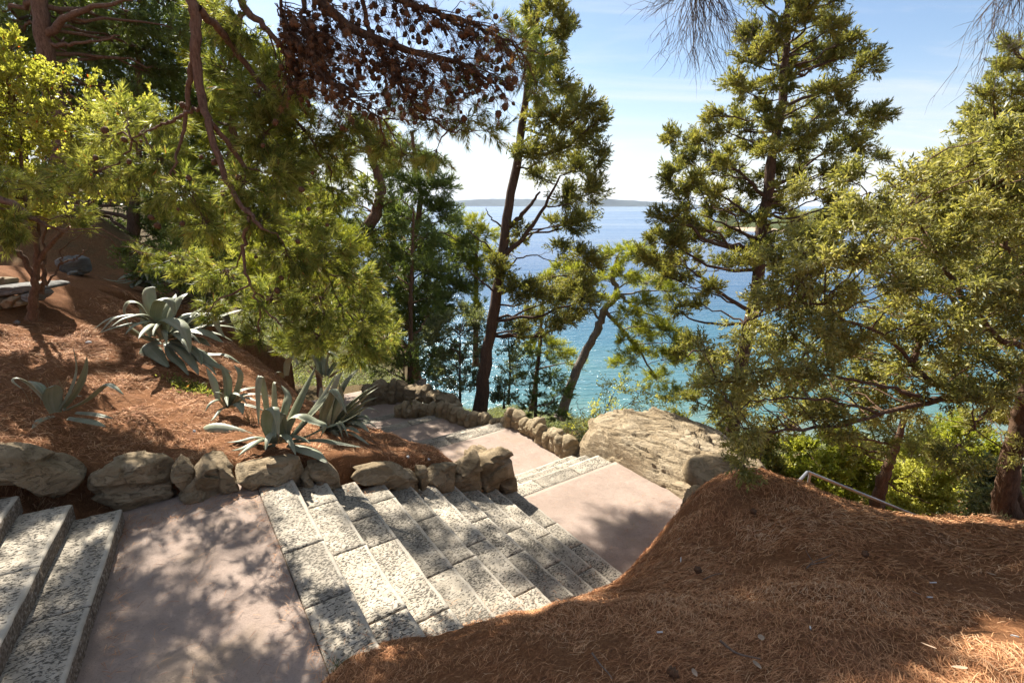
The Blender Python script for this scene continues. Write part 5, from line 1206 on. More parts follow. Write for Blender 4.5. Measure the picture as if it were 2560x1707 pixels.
crown_tree('pine_tree', 'dark pine with a bare grey trunk behind the yellow green shrub at upper left', [(170, 560, 15.), (150, 330, 15.), (125, 200, 15.), (105, 60, 15.), (88, -60, 15.), (80, -250, 15.2)], .27,
    [(-80, -90), (480, -90), (470, 60), (450, 200), (360, 260), (270, 190), (180, 150), (60, 130), (0, 40), (-80, 40)], 62, 16., 19., MAT['bark_pine'], MAT['needle_dark'], 41, nsub=14, kw=KD, top=(-15.2, 15.6, 12.), extra=lambda T: shade_canopy(T, False), limbs=[([(112, 90, 15.), (170, 45, 14.9), (240, 18, 14.8), (330, 0, 14.8)], .11), ([(120, 110, 15.), (200, 110, 15.), (300, 90, 15.3)], .06)])  # extra hangs the farther unseen shade clumps on this pine
crown_tree('pine_tree', 'second dark pine trunk at the top left corner in deep shade', [(60, 600, 18.5), (55, 300, 18.5), (50, 100, 18.5), (45, -60, 18.5)], .17,
    [(-120, -120), (250, -120), (260, 330), (-120, 330)], 90, 19., 22., MAT['bark_pine'], MAT['needle_dark'], 42, nsub=16, per=10, kw=dict(KD, ln=.22, wd=.035, axis=.3))
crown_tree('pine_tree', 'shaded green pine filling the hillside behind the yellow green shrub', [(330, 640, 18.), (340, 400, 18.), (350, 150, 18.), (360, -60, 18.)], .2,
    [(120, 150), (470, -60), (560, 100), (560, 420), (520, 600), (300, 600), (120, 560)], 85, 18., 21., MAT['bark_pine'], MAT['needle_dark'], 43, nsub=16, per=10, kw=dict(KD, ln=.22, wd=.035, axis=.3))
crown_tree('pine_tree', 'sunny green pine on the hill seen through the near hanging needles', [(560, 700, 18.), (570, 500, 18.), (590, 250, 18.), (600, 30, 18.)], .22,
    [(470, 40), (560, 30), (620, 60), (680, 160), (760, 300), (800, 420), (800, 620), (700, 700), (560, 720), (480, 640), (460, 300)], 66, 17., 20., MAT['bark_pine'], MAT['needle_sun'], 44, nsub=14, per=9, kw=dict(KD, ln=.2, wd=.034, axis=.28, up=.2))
crown_tree('pine_tree', 'young bright green pine standing at the foot of the near hanging limbs', [(800, 990, 9.), (790, 850, 9.), (770, 700, 9.), (760, 580, 9.)], .05,
    [(620, 640), (700, 560), (830, 540), (900, 620), (920, 760), (900, 880), (820, 900), (700, 860), (600, 760)], 56, 8.3, 10., MAT['bark_pine'], MAT['needle_sun'], 45, nsub=13, per=7, kw=dict(KD, n=18, axis=.12, ln=.105, wd=.011, up=.25))
crown_tree('pine_tree', 'dim dark pine behind the dark curved wall with a thin straight trunk', [(1025, 985, 17.), (1026, 800, 17.), (1030, 650, 17.), (1035, 520, 17.)], .1,
    [(880, 560), (980, 500), (1060, 560), (1120, 700), (1130, 860), (1060, 900), (960, 900), (880, 860)], 66, 17., 20., MAT['bark_pine'], MAT['needle_dark'], 46, nsub=15, per=10, kw=dict(KD, ln=.2, wd=.03))
KS = dict(n=9, axis=.16, ln=.075, wd=.03, up=.4, droop=-.2, inner=.2, limb_r=.02)
crown_tree('shrub', 'soft grey green shrub left of the leaning cypress trunk behind the path', [(1150, 1020, 14.5), (1150, 940, 14.5), (1150, 830, 14.5)], .05,
    [(1080, 800), (1140, 760), (1200, 790), (1215, 880), (1205, 990), (1120, 1010), (1070, 960), (1060, 880)], 42, 14., 15.5, MAT['bark_cyp'], MAT['shrub_g'], 51, nsub=12, per=8, kw=KS, cat='shrub', kind='leaf')
crown_tree('shrub', 'grey green shrub leaning out right of the leaning cypress trunk', [(1270, 1010, 16.), (1275, 930, 16.), (1270, 830, 16.)], .05,
    [(1225, 790), (1280, 770), (1330, 830), (1330, 900), (1290, 960), (1240, 960)], 42, 15.5, 17., MAT['bark_cyp'], MAT['shrub_g'], 52, nsub=9, per=7, kw=KS, cat='shrub', kind='leaf')
crown_tree('shrub', 'dark leafy undergrowth shrub above the middle of the dark curved wall', [(1010, 990, 16.5), (1010, 940, 16.5), (1010, 890, 16.5)], .04,
    [(900, 870), (980, 850), (1080, 870), (1100, 980), (1060, 1000), (1000, 960), (900, 960)], 42, 16., 17.5, MAT['bark_cyp'], MAT['needle_dark'], 53, nsub=10, per=8, kw=dict(KS, up=.3), cat='shrub', kind='leaf')
crown_tree('shrub', 'low dark green bush at the foot of the leaning cypress beside the water', [(1260, 1020, 14.6), (1260, 1000, 14.6), (1262, 970, 14.6)], .04,
    [(1215, 960), (1250, 930), (1290, 960), (1300, 1010), (1260, 1030), (1215, 1020)], 32, 14.3, 15.5, MAT['bark_cyp'], MAT['shrub_g'], 54, nsub=10, per=8, kw=dict(KS, ln=.06), cat='shrub', kind='leaf')
crown_tree('shrub', 'thin sparse yellow green shrub in front of the turquoise water behind the boulder', [(1500, 1095, 11.), (1510, 1040, 11.), (1540, 970, 11.)], .02,
    [(1430, 1070), (1450, 1000), (1520, 950), (1600, 960), (1680, 1000), (1690, 1060), (1600, 1070), (1520, 1100)], 40, 10.3, 12., MAT['bark_red'], MAT['shrub_b'], 55, nsub=7, per=6, kw=dict(KS, n=4, ln=.055, wd=.026, limb_r=.008), cat='shrub', kind='leaf', limbs=[([(1490, 1090, 11.), (1560, 1020, 11.), (1620, 970, 11.)], .014), ([(1480, 1090, 11.), (1450, 1030, 11.), (1440, 980, 11.)], .012)])
crown_tree('shrub', 'deep green shaded shrub behind the large dark agave under the hanging pine', [(450, 760, 11.5), (450, 720, 11.5), (450, 660, 11.5)], .04,
    [(310, 640), (420, 600), (560, 620), (640, 700), (640, 800), (520, 760), (400, 740), (320, 700)], 44, 10.8, 12.5, MAT['bark_red'], MAT['needle_dark'], 57, nsub=12, per=8, kw=dict(KS, ln=.06), cat='shrub', kind='leaf')
KB = dict(n=10, axis=.2, ln=.085, wd=.04, up=.5, droop=-.2, inner=.15, limb_r=.02)
for i, (lab, poly, base, Y0, Y1, mt_) in enumerate([
    ('bright yellow green bush behind the top of the steel handrail', [(1930, 1180), (1980, 1120), (2080, 1090), (2170, 1110), (2190, 1240), (2100, 1290), (1980, 1260)], (2060, 1330, 10.), 9.5, 11.5, 'needle_sun'),
    ('sunlit pale green bush right of the dark leaning trunk beyond the mound', [(2200, 1150), (2300, 1120), (2400, 1160), (2440, 1290), (2360, 1320), (2200, 1300)], (2320, 1340, 11.), 10., 12.5, 'shrub_b'),
    ('lemon green pine sprays low behind the olive trunk at right', [(2300, 1090), (2380, 1050), (2480, 1080), (2500, 1200), (2420, 1230), (2320, 1170)], (2420, 1330, 14.), 13., 15., 'needle_sun'),
    ('grey green bush at the far right edge behind the olive trunk', [(2430, 1180), (2520, 1150), (2640, 1150), (2640, 1330), (2450, 1320)], (2560, 1350, 9.), 8.4, 10., 'shrub_g'),
    ('dull green bush low on the slope between boulder and handrail', [(1820, 1110), (1900, 1080), (1960, 1130), (1950, 1240), (1880, 1220)], (1900, 1270, 10.), 9.5, 11., 'cyp')]):
    crown_tree('shrub', lab, [base, (base[0], base[1] - 60, base[2]), (base[0], base[1] - 150, base[2])], .04, poly, 46, Y0, Y1, MAT['bark_red'], MAT[mt_], 60 + i, nsub=18, per=10, kw=KB, cat='shrub', kind='leaf')
crown_tree('conifer', 'small conifer with a thick slanting dark trunk beyond the needle mound and handrail', [(2188, 1300, 8.), (2200, 1230, 8.), (2222, 1160, 8.), (2245, 1100, 8.), (2270, 1010, 8.)], .12,
    [(2080, 1080), (2150, 1050), (2300, 1040), (2350, 1100), (2300, 1150), (2200, 1130), (2120, 1160)], 46, 7.4, 8.8, MAT['bark_red'], MAT['cyp'], 47, nsub=8, per=7, kw=dict(CK, ln=.09, wd=.018, axis=.14), limbs=[([(2210, 1200, 8.), (2260, 1230, 7.9), (2330, 1260, 7.8)], .02), ([(2205, 1215, 8.), (2280, 1190, 7.9), (2300, 1230, 7.9)], .012)])

# bare twigs hanging into the top of the picture
def bare(label, root_pts, r, ends, seed, Y):
    g = np.random.default_rng(seed); b = empty('bare_branch', atY(*root_pts[0]), label, 'branch'); o = np.array(b.location)
    acc = Acc(); P = spline([atY(*p) for p in root_pts], 12); tube(acc, P, np.linspace(r, r * .5, 12), 6)
    for (u0, v0, u1, v1, n) in ends:
        A = np.repeat(P[-1][None], n, 0) + g.normal(0, .03, (n, 3)) + (P[-3] - P[-1]) * g.random((n, 1))
        E = np.array([atY(u1 + g.normal(0, abs(u1 - u0) * .25 + 22), v1 - abs(g.normal(0, 22)), Y + g.normal(0, .15)) for _ in range(n)])
        Q = twig_tubes(acc, A, E, np.full(n, .0034), bow=.08, g=g, n=7, k=4)
        for _ in range(2):
            t = g.integers(2, 6, n); A2 = Q[np.arange(n), t]; E2_ = A2 + (E - A) * g.uniform(.2, .45, (n, 1)) + g.normal(0, .05, (n, 3)); q2 = twig_tubes(acc, A2, E2_, np.full(n, .0024), g=g)
            t = g.integers(1, 3, n); A3 = q2[np.arange(n), t]; E3 = A3 + (E - A) * g.uniform(.1, .25, (n, 1)) + g.normal(0, .05, (n, 3)); twig_tubes(acc, A3, E3, np.full(n, .0018), g=g)
    acc.build('twigs', MAT['grey_twig'], b, True, origin=o)
bare('fan of leafless grey twigs hanging between the two tall cypresses', [(1750, -330, 4.6), (1760, -150, 4.6), (1745, -30, 4.6)], .016, [(1745, -30, 1650, 60, 12), (1745, -30, 1690, 140, 14), (1745, -30, 1740, 185, 14), (1745, -30, 1790, 190, 14), (1745, -30, 1830, 160, 12), (1745, -30, 1855, 90, 10)], 71, 4.6)
bare('long leafless grey twigs hanging down at the top right corner', [(2660, -330, 4.4), (2600, -150, 4.4), (2540, -30, 4.4)], .014, [(2540, -30, 2390, 250, 5), (2540, -30, 2440, 130, 8), (2540, -30, 2500, 110, 9), (2540, -30, 2560, 140, 9)], 72, 4.4)

# ------------------------------------------------------------------ far headland on the right
MAT['head'] = None
t = NT('headland_scrub'); p = t.pos(); sx = t.n('ShaderNodeSeparateXYZ'); t.l(p, sx.inputs[0]); f = t.noise(p, .12, 5, .65)
hgt = t.math('ADD', sx.outputs[2], t.math('MULTIPLY', f, 2.5))
c = t.ramp(t.math('DIVIDE', t.math('ADD', hgt, 14.), 10.), [(.15, (.45, .36, .26)), (.28, (.40, .31, .22)), (.32, (.06, .075, .03)), (.8, (.10, .115, .045))])
t.pbr(c, .95, .1, t.bump(f, 1., 2.)); MAT['head'] = t.m
hd = island('headland', [(1760, 560), (1800, 548), (1900, 535), (2000, 525), (2120, 512), (2250, 505), (2400, 500), (2600, 495), (2800, 490)], 330, 60, MAT['head'])

# ------------------------------------------------------------------ agaves
def mat_agave():
    t = NT('agave_leaf'); oi = t.n('ShaderNodeObjectInfo').outputs['Random']; p = t.objc(); uv = t.n('ShaderNodeAttribute'); uv.attribute_name = 'across'
    f = t.noise(p, 6, 4, .6); e = t.math('ABSOLUTE', uv.outputs['Fac'])
    c = t.ramp(t.math('ADD', t.math('MULTIPLY', f, .6), t.math('MULTIPLY', oi, .4)), [(.25, (.17, .19, .10)), (.5, (.27, .29, .175)), (.75, (.38, .39, .25))])
    stp = t.n('ShaderNodeCombineXYZ'); t.l(t.math('MULTIPLY', uv.outputs['Fac'], 3.2), stp.inputs[0]); t.l(t.math('MULTIPLY', oi, 40.), stp.inputs[1]); sn_ = t.noise(stp.outputs[0], 1., 3, .6)
    c = t.mix(t.ramp(sn_, [(.45, (0, 0, 0)), (.7, (.6, .6, .6))]), c, (.40, .41, .30))
    c = t.mix(t.ramp(e, [(.72, (0, 0, 0)), (.98, (.65, .65, .65))]), c, (.38, .39, .27))
    al = t.n('ShaderNodeAttribute'); al.attribute_name = 'along'
    c = t.mix(t.ramp(al.outputs['Fac'], [(.955, (0, 0, 0)), (.975, (1, 1, 1))]), c, (.06, .04, .025))
    sc = t.noise(p, 14, 4, .75); c = t.mix(t.ramp(sc, [(.60, (0, 0, 0)), (.68, (.6, .6, .6))]), c, (.27, .21, .12))
    dust = t.noise(p, 3.2, 3, .6); c = t.mix(t.ramp(dust, [(.5, (0, 0, 0)), (.75, (.4, .4, .4))]), c, (.42, .40, .31))
    b = t.pbr(c, .5, .35, t.bump(t.math('ADD', sc, t.noise(t.mapping(p, (30, 30, 3)), 2., 3)), .35, .006)); return t.m
MAT['agave'] = mat_agave()
def agave_leaf(parent, pts, width, lat=None, thick=.011, nL=34, nW=7, mat=None, name='leaf', gutter=.30, base=None):
    P = spline(pts, nL); t = unit(np.gradient(P, axis=0))
    o = np.asarray(parent.location) if parent is not None else P[0]
    if lat is None:
        rad = P[-1] - P[0]; rad[2] = 0
        if np.linalg.norm(rad) < .06: rad = np.array([.3, -1., 0])
        lat = unit(np.array([-rad[1], rad[0], 0]))
        lat = unit(lat * .75 + np.array([.35 if lat[0] >= 0 else -.35, 0, 0]))
    L_ = unit(lat[None] - t * (t @ lat)[:, None]); Nn = np.cross(L_, t)
    u = np.linspace(0, 1, nL)
    w = width * (.62 + .38 * np.sin(np.clip(u / .45, 0, 1) * math.pi / 2)) * np.clip((1 - u) / .5, 0, 1) ** .72
    w = np.maximum(w, .004); a = np.linspace(-1, 1, nW)
    w = w * (1 + .07 * (np.arange(nL) % 2)) ; th = thick * (1 - .8 * u)
    top = P[:, None] + L_[:, None] * (a[None, :, None] * w[:, None, None] / 2) + Nn[:, None] * (np.abs(a)[None, :, None] ** 1.5 * w[:, None, None] * gutter * .5)
    bot = top - Nn[:, None] * (th[:, None, None] * (1.02 - np.abs(a)[None, :, None] ** 2))
    V = np.concatenate([top.reshape(-1, 3), bot.reshape(-1, 3)]); m = nL * nW
    i = np.arange(nL - 1)[:, None]; j = np.arange(nW - 1)[None]
    q = np.stack([i * nW + j, i * nW + j + 1, (i + 1) * nW + j + 1, (i + 1) * nW + j], -1).reshape(-1, 4)
    ed = []
    for r0 in (0, nW - 1):
        ii = np.arange(nL - 1); ed.append(np.stack([ii * nW + r0, (ii + 1) * nW + r0, (ii + 1) * nW + r0 + m, ii * nW + r0 + m], -1))
    me = mk_data(name, V - o, [q[:, ::-1], q + m] + ed, True); me.materials.append(mat or MAT['agave'])
    at = me.attributes.new('across', 'FLOAT', 'POINT'); at.data.foreach_set('value', np.tile(a, 2 * nL).astype(np.float32))
    at2 = me.attributes.new('along', 'FLOAT', 'POINT'); at2.data.foreach_set('value', np.tile(np.repeat(u, nW), 2).astype(np.float32))
    ob = bpy.data.objects.new(name, me); link(ob, parent)
    if parent is None: ob.location = tuple(o)
    return ob
def agave(label, base, Y, leaves_, conv, Ybase=None, group=None, wscale=.74, extra=None):
    b = conv(*base); root = empty('agave', atY(b[0], b[1], Y), label, 'agave', group); g = np.random.default_rng(int(b[0]))
    for lf in leaves_:
        pts, wpx, dY = lf[0], lf[1], lf[2]
        n = len(pts); P = []
        for k, p in enumerate(pts):
            q = conv(*p); P.append(atY(q[0], q[1], Y + dY * (k / (n - 1))))
        wm_ = rpx(wpx * conv.sc, P[0]) * wscale
        agave_leaf(root, P, wm_)
    if extra:
        n, L_, a0, a1, wd_ = extra; B = np.array(root.location)
        for k in range(n):                       # more leaves round the rosette
            az = R(a0 + (a1 - a0) * (k + g.uniform(.1, .9)) / n); l = L_ * g.uniform(.75, 1.1); e = g.uniform(.25, 1.15); h = np.array([math.cos(az), math.sin(az), 0]); z_ = np.array([0, 0, 1.])
            p1 = B + (h * math.cos(e) + z_ * math.sin(e)) * l * .45; p2 = p1 + (h * math.cos(e * .35) + z_ * math.sin(e * .35 - .25)) * l * .35; p3 = p2 + (h * .8 - z_ * g.uniform(.15, .75)) * l * .28
            P = [B + z_ * .02 + h * .03, p1, p2, p3]
            for q_ in P[1:]:
                q_[2] = max(q_[2], float(ground_z(q_[0], q_[1], False)) + .05)
            agave_leaf(root, P, wd_ * g.uniform(.8, 1.1))
    return root
def C5(x, y): return (560 + x * .3507, 850 + y * .3508)
C5.sc = .3507
def C4(x, y): return (x * .4465, 600 + y * .4465)
C4.sc = .4465
agave('sunlit agave with broad folded upright leaves nearest the rough wall', (390, 740), 5.8, [
    ([(345, 745), (340, 600), (345, 450), (350, 318), (372, 300)], 150, .05), ([(330, 690), (300, 420), (265, 262), (240, 330), (240, 480), (248, 620)], 75, -.15), ([(350, 730), (305, 600), (320, 500), (350, 480), (375, 540), (392, 700)], 110, -.35),
    ([(420, 710), (470, 560), (560, 370), (655, 185)], 120, .35), ([(450, 715), (590, 550), (690, 410), (800, 240)], 100, .3), ([(460, 710), (600, 530), (690, 440), (760, 355)], 95, .15), ([(440, 690), (470, 570), (540, 530), (640, 570), (720, 610), (690, 690)], 100, -.15),
    ([(480, 720), (600, 680), (720, 620), (860, 575), (1020, 485)], 80, -.1), ([(500, 725), (680, 708), (820, 730), (990, 765)], 70, -.15), ([(470, 740), (560, 760), (650, 800), (738, 875)], 140, -.45), ([(360, 750), (290, 752), (225, 765), (250, 800)], 90, -.25), ([(390, 640), (440, 470), (450, 390), (405, 318)], 80, .25), ([(430, 730), (420, 600), (400, 520), (360, 640), (365, 700)], 90, -.3)], C5, extra=(6, .7, -170, -10, .085))
agave('pale agave with a fan of narrow leaves pointing right toward the lower path', (800, 660), 7.0, [
    ([(760, 660), (850, 500), (980, 380), (1112, 305)], 105, -.1), ([(770, 660), (870, 520), (1000, 400), (1110, 330)], 90, .0), ([(780, 660), (880, 540), (1000, 440), (1100, 405)], 97, -.2), ([(780, 670), (900, 560), (970, 500), (1030, 470)], 90, -.2),
    ([(730, 650), (740, 480), (790, 300), (870, 160)], 112, .2), ([(740, 650), (770, 470), (860, 300), (960, 200)], 112, .25), ([(720, 680), (700, 560), (740, 440), (770, 350), (830, 420), (880, 540)], 90, -.3), ([(760, 640), (800, 500), (830, 400), (815, 300)], 112, .1),
    ([(690, 690), (690, 650), (720, 620), (745, 600)], 165, -.3), ([(740, 680), (820, 640), (900, 620), (970, 665)], 82, -.3), ([(800, 660), (900, 580), (970, 590), (1040, 660)], 82, -.2), ([(820, 650), (930, 560), (1000, 540), (1045, 580)], 75, -.1), ([(745, 660), (720, 540), (700, 420), (690, 330)], 90, .2), ([(760, 690), (770, 640), (800, 680), (815, 720)], 75, -.3)], C5, extra=(11, .74, -75, 100, .055))
agave('large dark blue green agave with many curled leaves under the hanging pine', (930, 560), 8.4, [
    ([(870, 540), (830, 430), (780, 355), (715, 345), (690, 400), (730, 505)], 85, -.2), ([(850, 540), (820, 470), (800, 400), (790, 350)], 60, .2), ([(880, 530), (845, 400), (830, 300), (850, 262), (885, 295)], 95, .4), ([(900, 530), (870, 430), (890, 345), (930, 325), (965, 360), (985, 430)], 85, -.2), ([(920, 530), (950, 410), (1000, 325), (1052, 297)], 95, .4),
    ([(940, 530), (1030, 440), (1150, 368)], 100, .2), ([(950, 540), (1080, 480), (1250, 415), (1372, 385)], 75, .1), ([(950, 550), (1060, 500), (1150, 510), (1252, 575)], 100, -.3), ([(920, 550), (900, 470), (950, 438), (1020, 480), (1050, 560), (1065, 645)], 95, -.6), ([(890, 560), (800, 530), (720, 480), (652, 440)], 70, -.3), ([(890, 570), (840, 590), (890, 650), (948, 715)], 110, -.5),
    ([(930, 575), (1010, 610), (1080, 690), (1112, 755)], 70, -.6), ([(960, 570), (1100, 620), (1200, 690), (1300, 742)], 70, -.5), ([(980, 560), (1100, 545), (1180, 595)], 75, -.2), ([(1000, 530), (1120, 420), (1195, 420), (1225, 490), (1262, 550)], 65, .0), ([(1000, 560), (1150, 630), (1260, 640), (1350, 695)], 45, -.2), ([(870, 570), (760, 520), (730, 500)], 60, -.4), ([(900, 540), (905, 420), (960, 340), (985, 300)], 80, .5), ([(960, 560), (1050, 590), (1110, 640), (1130, 700)], 70, -.5), ([(930, 570), (960, 640), (1010, 690), (1060, 760)], 65, -.6), ([(990, 550), (1090, 520), (1170, 470), (1260, 450)], 60, .1), ([(880, 560), (820, 590), (790, 640), (800, 690)], 60, -.4), ([(970, 545), (1060, 440), (1100, 400), (1140, 440)], 65, .2), ([(980, 575), (1080, 650), (1160, 690), (1215, 760)], 50, -.5)], C4, extra=(16, 1.15, -150, 60, .10))
agave('small agave with thin splayed leaves standing alone on the sunlit needles at left', (325, 960), 5.35, [
    ([(312, 965), (295, 890), (300, 822), (305, 815)], 110, -.1), ([(280, 940), (230, 870), (160, 800), (95, 772), (68, 790), (130, 838)], 40, -.2), ([(285, 930), (240, 840), (200, 800), (158, 788)], 55, .1), ([(335, 945), (390, 840), (425, 720), (410, 598)], 65, .1), ([(345, 950), (420, 850), (470, 740), (487, 650)], 55, -.1), ([(365, 955), (480, 895), (590, 808), (640, 820), (695, 868)], 55, -.2),
    ([(430, 965), (530, 970), (640, 1000)], 55, -.15), ([(390, 995), (500, 1008), (595, 1045)], 70, -.3), ([(290, 985), (215, 1005), (172, 1062)], 75, -.35), ([(350, 950), (400, 880), (460, 872)], 40, .2)], C4)
agave('narrow agave behind and left of the big sunlit agave with twisting leaves', (1275, 940), 6.7, [
    ([(1265, 940), (1275, 820), (1262, 750), (1232, 690)], 60, .1), ([(1280, 930), (1325, 830), (1342, 750), (1308, 698)], 60, .0), ([(1290, 930), (1350, 865), (1435, 862)], 45, -.1), ([(1285, 940), (1335, 912), (1362, 975)], 70, -.3), ([(1225, 900), (1195, 790), (1155, 715)], 50, .1), ([(1300, 935), (1370, 880), (1440, 900)], 40, -.2), ([(1270, 930), (1240, 860), (1200, 850)], 40, -.1)], C4, extra=(7, .6, -120, 60, .055))
agave('dusky agave high on the slope half hidden by dark pine shade', (830, 250), 12., [
    ([(830, 250), (770, 200), (720, 190), (700, 230)], 60, -.3), ([(830, 250), (800, 170), (760, 140)], 55, .2), ([(840, 250), (840, 170), (870, 140)], 60, .2), ([(850, 250), (890, 180), (930, 160)], 60, .1), ([(850, 260), (920, 220), (960, 240)], 60, -.2), ([(835, 265), (820, 230), (860, 230), (875, 280)], 80, -.4), ([(825, 260), (750, 240), (740, 270)], 60, -.4), ([(845, 250), (880, 200), (850, 180)], 60, .0)], C4, extra=(9, .8, -160, 20, .10))
agave('far agave with pale arching leaves half hidden under the pine needles', (1830, 760), 8.8, [
    ([(1800, 760), (1780, 680), (1735, 632)], 55, .1), ([(1820, 760), (1830, 660), (1850, 625), (1926, 680)], 60, .0), ([(1830, 760), (1870, 690), (1926, 640)], 55, .2), ([(1600, 760), (1608, 680), (1640, 650), (1672, 700)], 60, -.1), ([(1840, 770), (1900, 720), (1960, 690)], 55, -.2), ([(1810, 770), (1760, 720), (1730, 700)], 50, -.2), ([(1830, 760), (1815, 690), (1800, 640)], 55, .2), ([(1590, 770), (1570, 740), (1545, 740)], 40, -.2)], C4)
lf_ = agave_leaf(None, [atY(*C4(1105, 1085), 6.0), atY(*C4(1180, 1060), 6.0), atY(*C4(1300, 1068), 6.0), atY(*C4(1425, 1090), 6.)], .17, lat=np.array([0., .55, .8]), name='agave_leaf'); tag(lf_, 'cut agave leaf lying flat on the needles left of the big agave', 'leaf')
# ------------------------------------------------------------------ pine needle litter and small things on the ground
g = np.random.default_rng(99)
_gx = np.arange(-8.6, 8.6, .04); _gy = np.arange(.4, 13.6, .04); _GX, _GY = np.meshgrid(_gx, _gy); _GZ = ground_z(_GX, _GY); _OFF = off_path(_GX, _GY)
def gzf(X, Y):
    fx = np.clip((X + 8.6) / .04, 0, len(_gx) - 1.001); fy = np.clip((Y - .4) / .04, 0, len(_gy) - 1.001); i = fx.astype(int); j = fy.astype(int); a = fx - i; b = fy - j
    return (_GZ[j, i] * (1 - a) + _GZ[j, i + 1] * a) * (1 - b) + (_GZ[j + 1, i] * (1 - a) + _GZ[j + 1, i + 1] * a) * b
def offf(X, Y):
    return _OFF[np.clip(((Y - .4) / .04 + .5).astype(int), 0, len(_gy) - 1), np.clip(((X + 8.6) / .04 + .5).astype(int), 0, len(_gx) - 1)]
def scatter(N, x0, x1, y0, y1, k=3.0, pw=1.6):
    X = g.uniform(x0, x1, N); Y = g.uniform(y0, y1, N)
    d = np.sqrt(X ** 2 + Y ** 2 + 4.); m = g.random(N) < np.minimum(1, (k / d) ** pw)
    X, Y = X[m], Y[m]; m = offf(X, Y); X, Y = X[m], Y[m]
    Z = gzf(X, Y); P = np.stack([X, Y, Z], -1); u, v = project(P)
    m = (u > -150) & (u < 2710) & (v > 560) & (v < 1850); return P[m]
def slope_n(P):
    e = .04; zx = (gzf(P[:, 0] + e, P[:, 1]) - gzf(P[:, 0] - e, P[:, 1])) / (2 * e); zy = (gzf(P[:, 0], P[:, 1] + e) - gzf(P[:, 0], P[:, 1] - e)) / (2 * e)
    zx = np.clip(zx, -1.6, 1.6); zy = np.clip(zy, -1.6, 1.6)
    return unit(np.stack([-zx, -zy, np.ones(len(P))], -1))
def strands(acc, P, n, ln, wd, tilt):
    N = len(P); a = g.random(N) * 6.283; f = vnoise(np.c_[P[:, :2] * 1.1, P[:, 2] * 0], 31) * 2.2; a = np.where(g.random(N) < .5, f + g.normal(0, .5, N), a)
    t1 = unit(np.cross(n, np.stack([np.sin(a), -np.cos(a), np.zeros(N)], -1)))
    d = unit(t1 + n * np.abs(g.normal(0, tilt, N))[:, None] + n * .03)
    s = unit(np.cross(d, n + g.normal(0, .4, (N, 3))))
    L_ = (ln * g.uniform(.6, 1.2, N))[:, None]; W_ = (wd * g.uniform(.7, 1.3, N))[:, None]
    B = P + n * (g.random((N, 1)) * .012)
    mid = B + d * L_ * .5 + n * L_ * .06
    tip = B + d * L_ - n * L_ * g.uniform(-.02, .1, (N, 1))
    V = np.stack([B - s * W_ / 2, B + s * W_ / 2, mid + s * W_ / 2, mid - s * W_ / 2, tip], 1).reshape(-1, 3)
    b = np.arange(N)[:, None] * 5
    acc.add(V, b + np.array([[3, 2, 4]]), b + np.array([[0, 1, 2, 3]]))
t = NT('fallen_needles'); geo = t.n('ShaderNodeNewGeometry'); r = geo.outputs['Random Per Island']
f = t.noise(geo.outputs['Position'], 1.6, 4, .6)
k = t.math('ADD', t.math('MULTIPLY', r, .7), t.math('MULTIPLY', t.math('SUBTRACT', f, .35), .8))
c = t.ramp(k, [(.05, (.20, .08, .034)), (.4, (.54, .235, .10)), (.7, (.80, .43, .20)), (1., (.92, .68, .43))])
t.pbr(c, .75, .25); MAT['fallen'] = t.m
acc = Acc()
P = scatter(2300000, -8, 8, .9, 13., 2.6, 1.5)
m = g.random(len(P)) < np.clip(.70 + 1.9 * fbm(np.c_[P[:, :2] * 2.3, P[:, 2] * 0], 44, 3), .08, 1); P = P[m]
n_ = slope_n(P); dist = np.linalg.norm(P, axis=1)
strands(acc, P, n_, np.clip(.062 + .004 * dist, .06, .13), np.clip(.00052 * dist, .0011, .005), .13)
# needles blown onto treads and landings
Q = []
for k in range(10):
    s_k = .905 + .36 * k; nn = 70
    w_ = np.where(g.random(nn) < .55, wall_w(s_k) - np.abs(g.normal(0, .12, nn)), np.interp(s_k, [.9, 3.2, 4.2], [2.9, 3.4, 3.9]) + np.abs(g.normal(0, .22, nn)))
    so_ = s_k - .36 * np.where(g.random(nn) < .5, 1 - np.abs(g.normal(0, .1, nn)), g.random(nn)).clip(0, .98)
    for a_, b_ in zip(so_, w_): Q.append(SW(a_, b_, -3 - .15 * k + .006))
for nn, (s0, s1, w0, w1, z0) in ((260, (-.7, .5, 2.4, 5.9, -3.)), (420, (-.8, .5, 5.45, 5.85, -3.)), (200, (-.72, -.6, 3., 5.8, -3.)), (160, (.43, .53, 2.8, 5.6, -3.)), (140, (4.2, 6.2, 3.6, 5.8, -4.5)), (120, (5.2, 6.15, 4., 4.9, -4.5)), (90, (4.3, 6.1, 7.1, 9., -4.95)), (90, (4.2, 4.7, 7.1, 9., -4.95))):
    for _ in range(nn): Q.append(SW(g.uniform(s0, s1), g.uniform(w0, w1), z0 + .004))
Q = np.array(Q); strands(acc, Q, np.tile([0, 0, 1.], (len(Q), 1)), np.full(len(Q), .085), np.full(len(Q), .0024), .03)
lit_ob = acc.build('pine_needle_litter', MAT['fallen']); tag(lit_ob, kind='stuff')
print('litter strands', len(P))
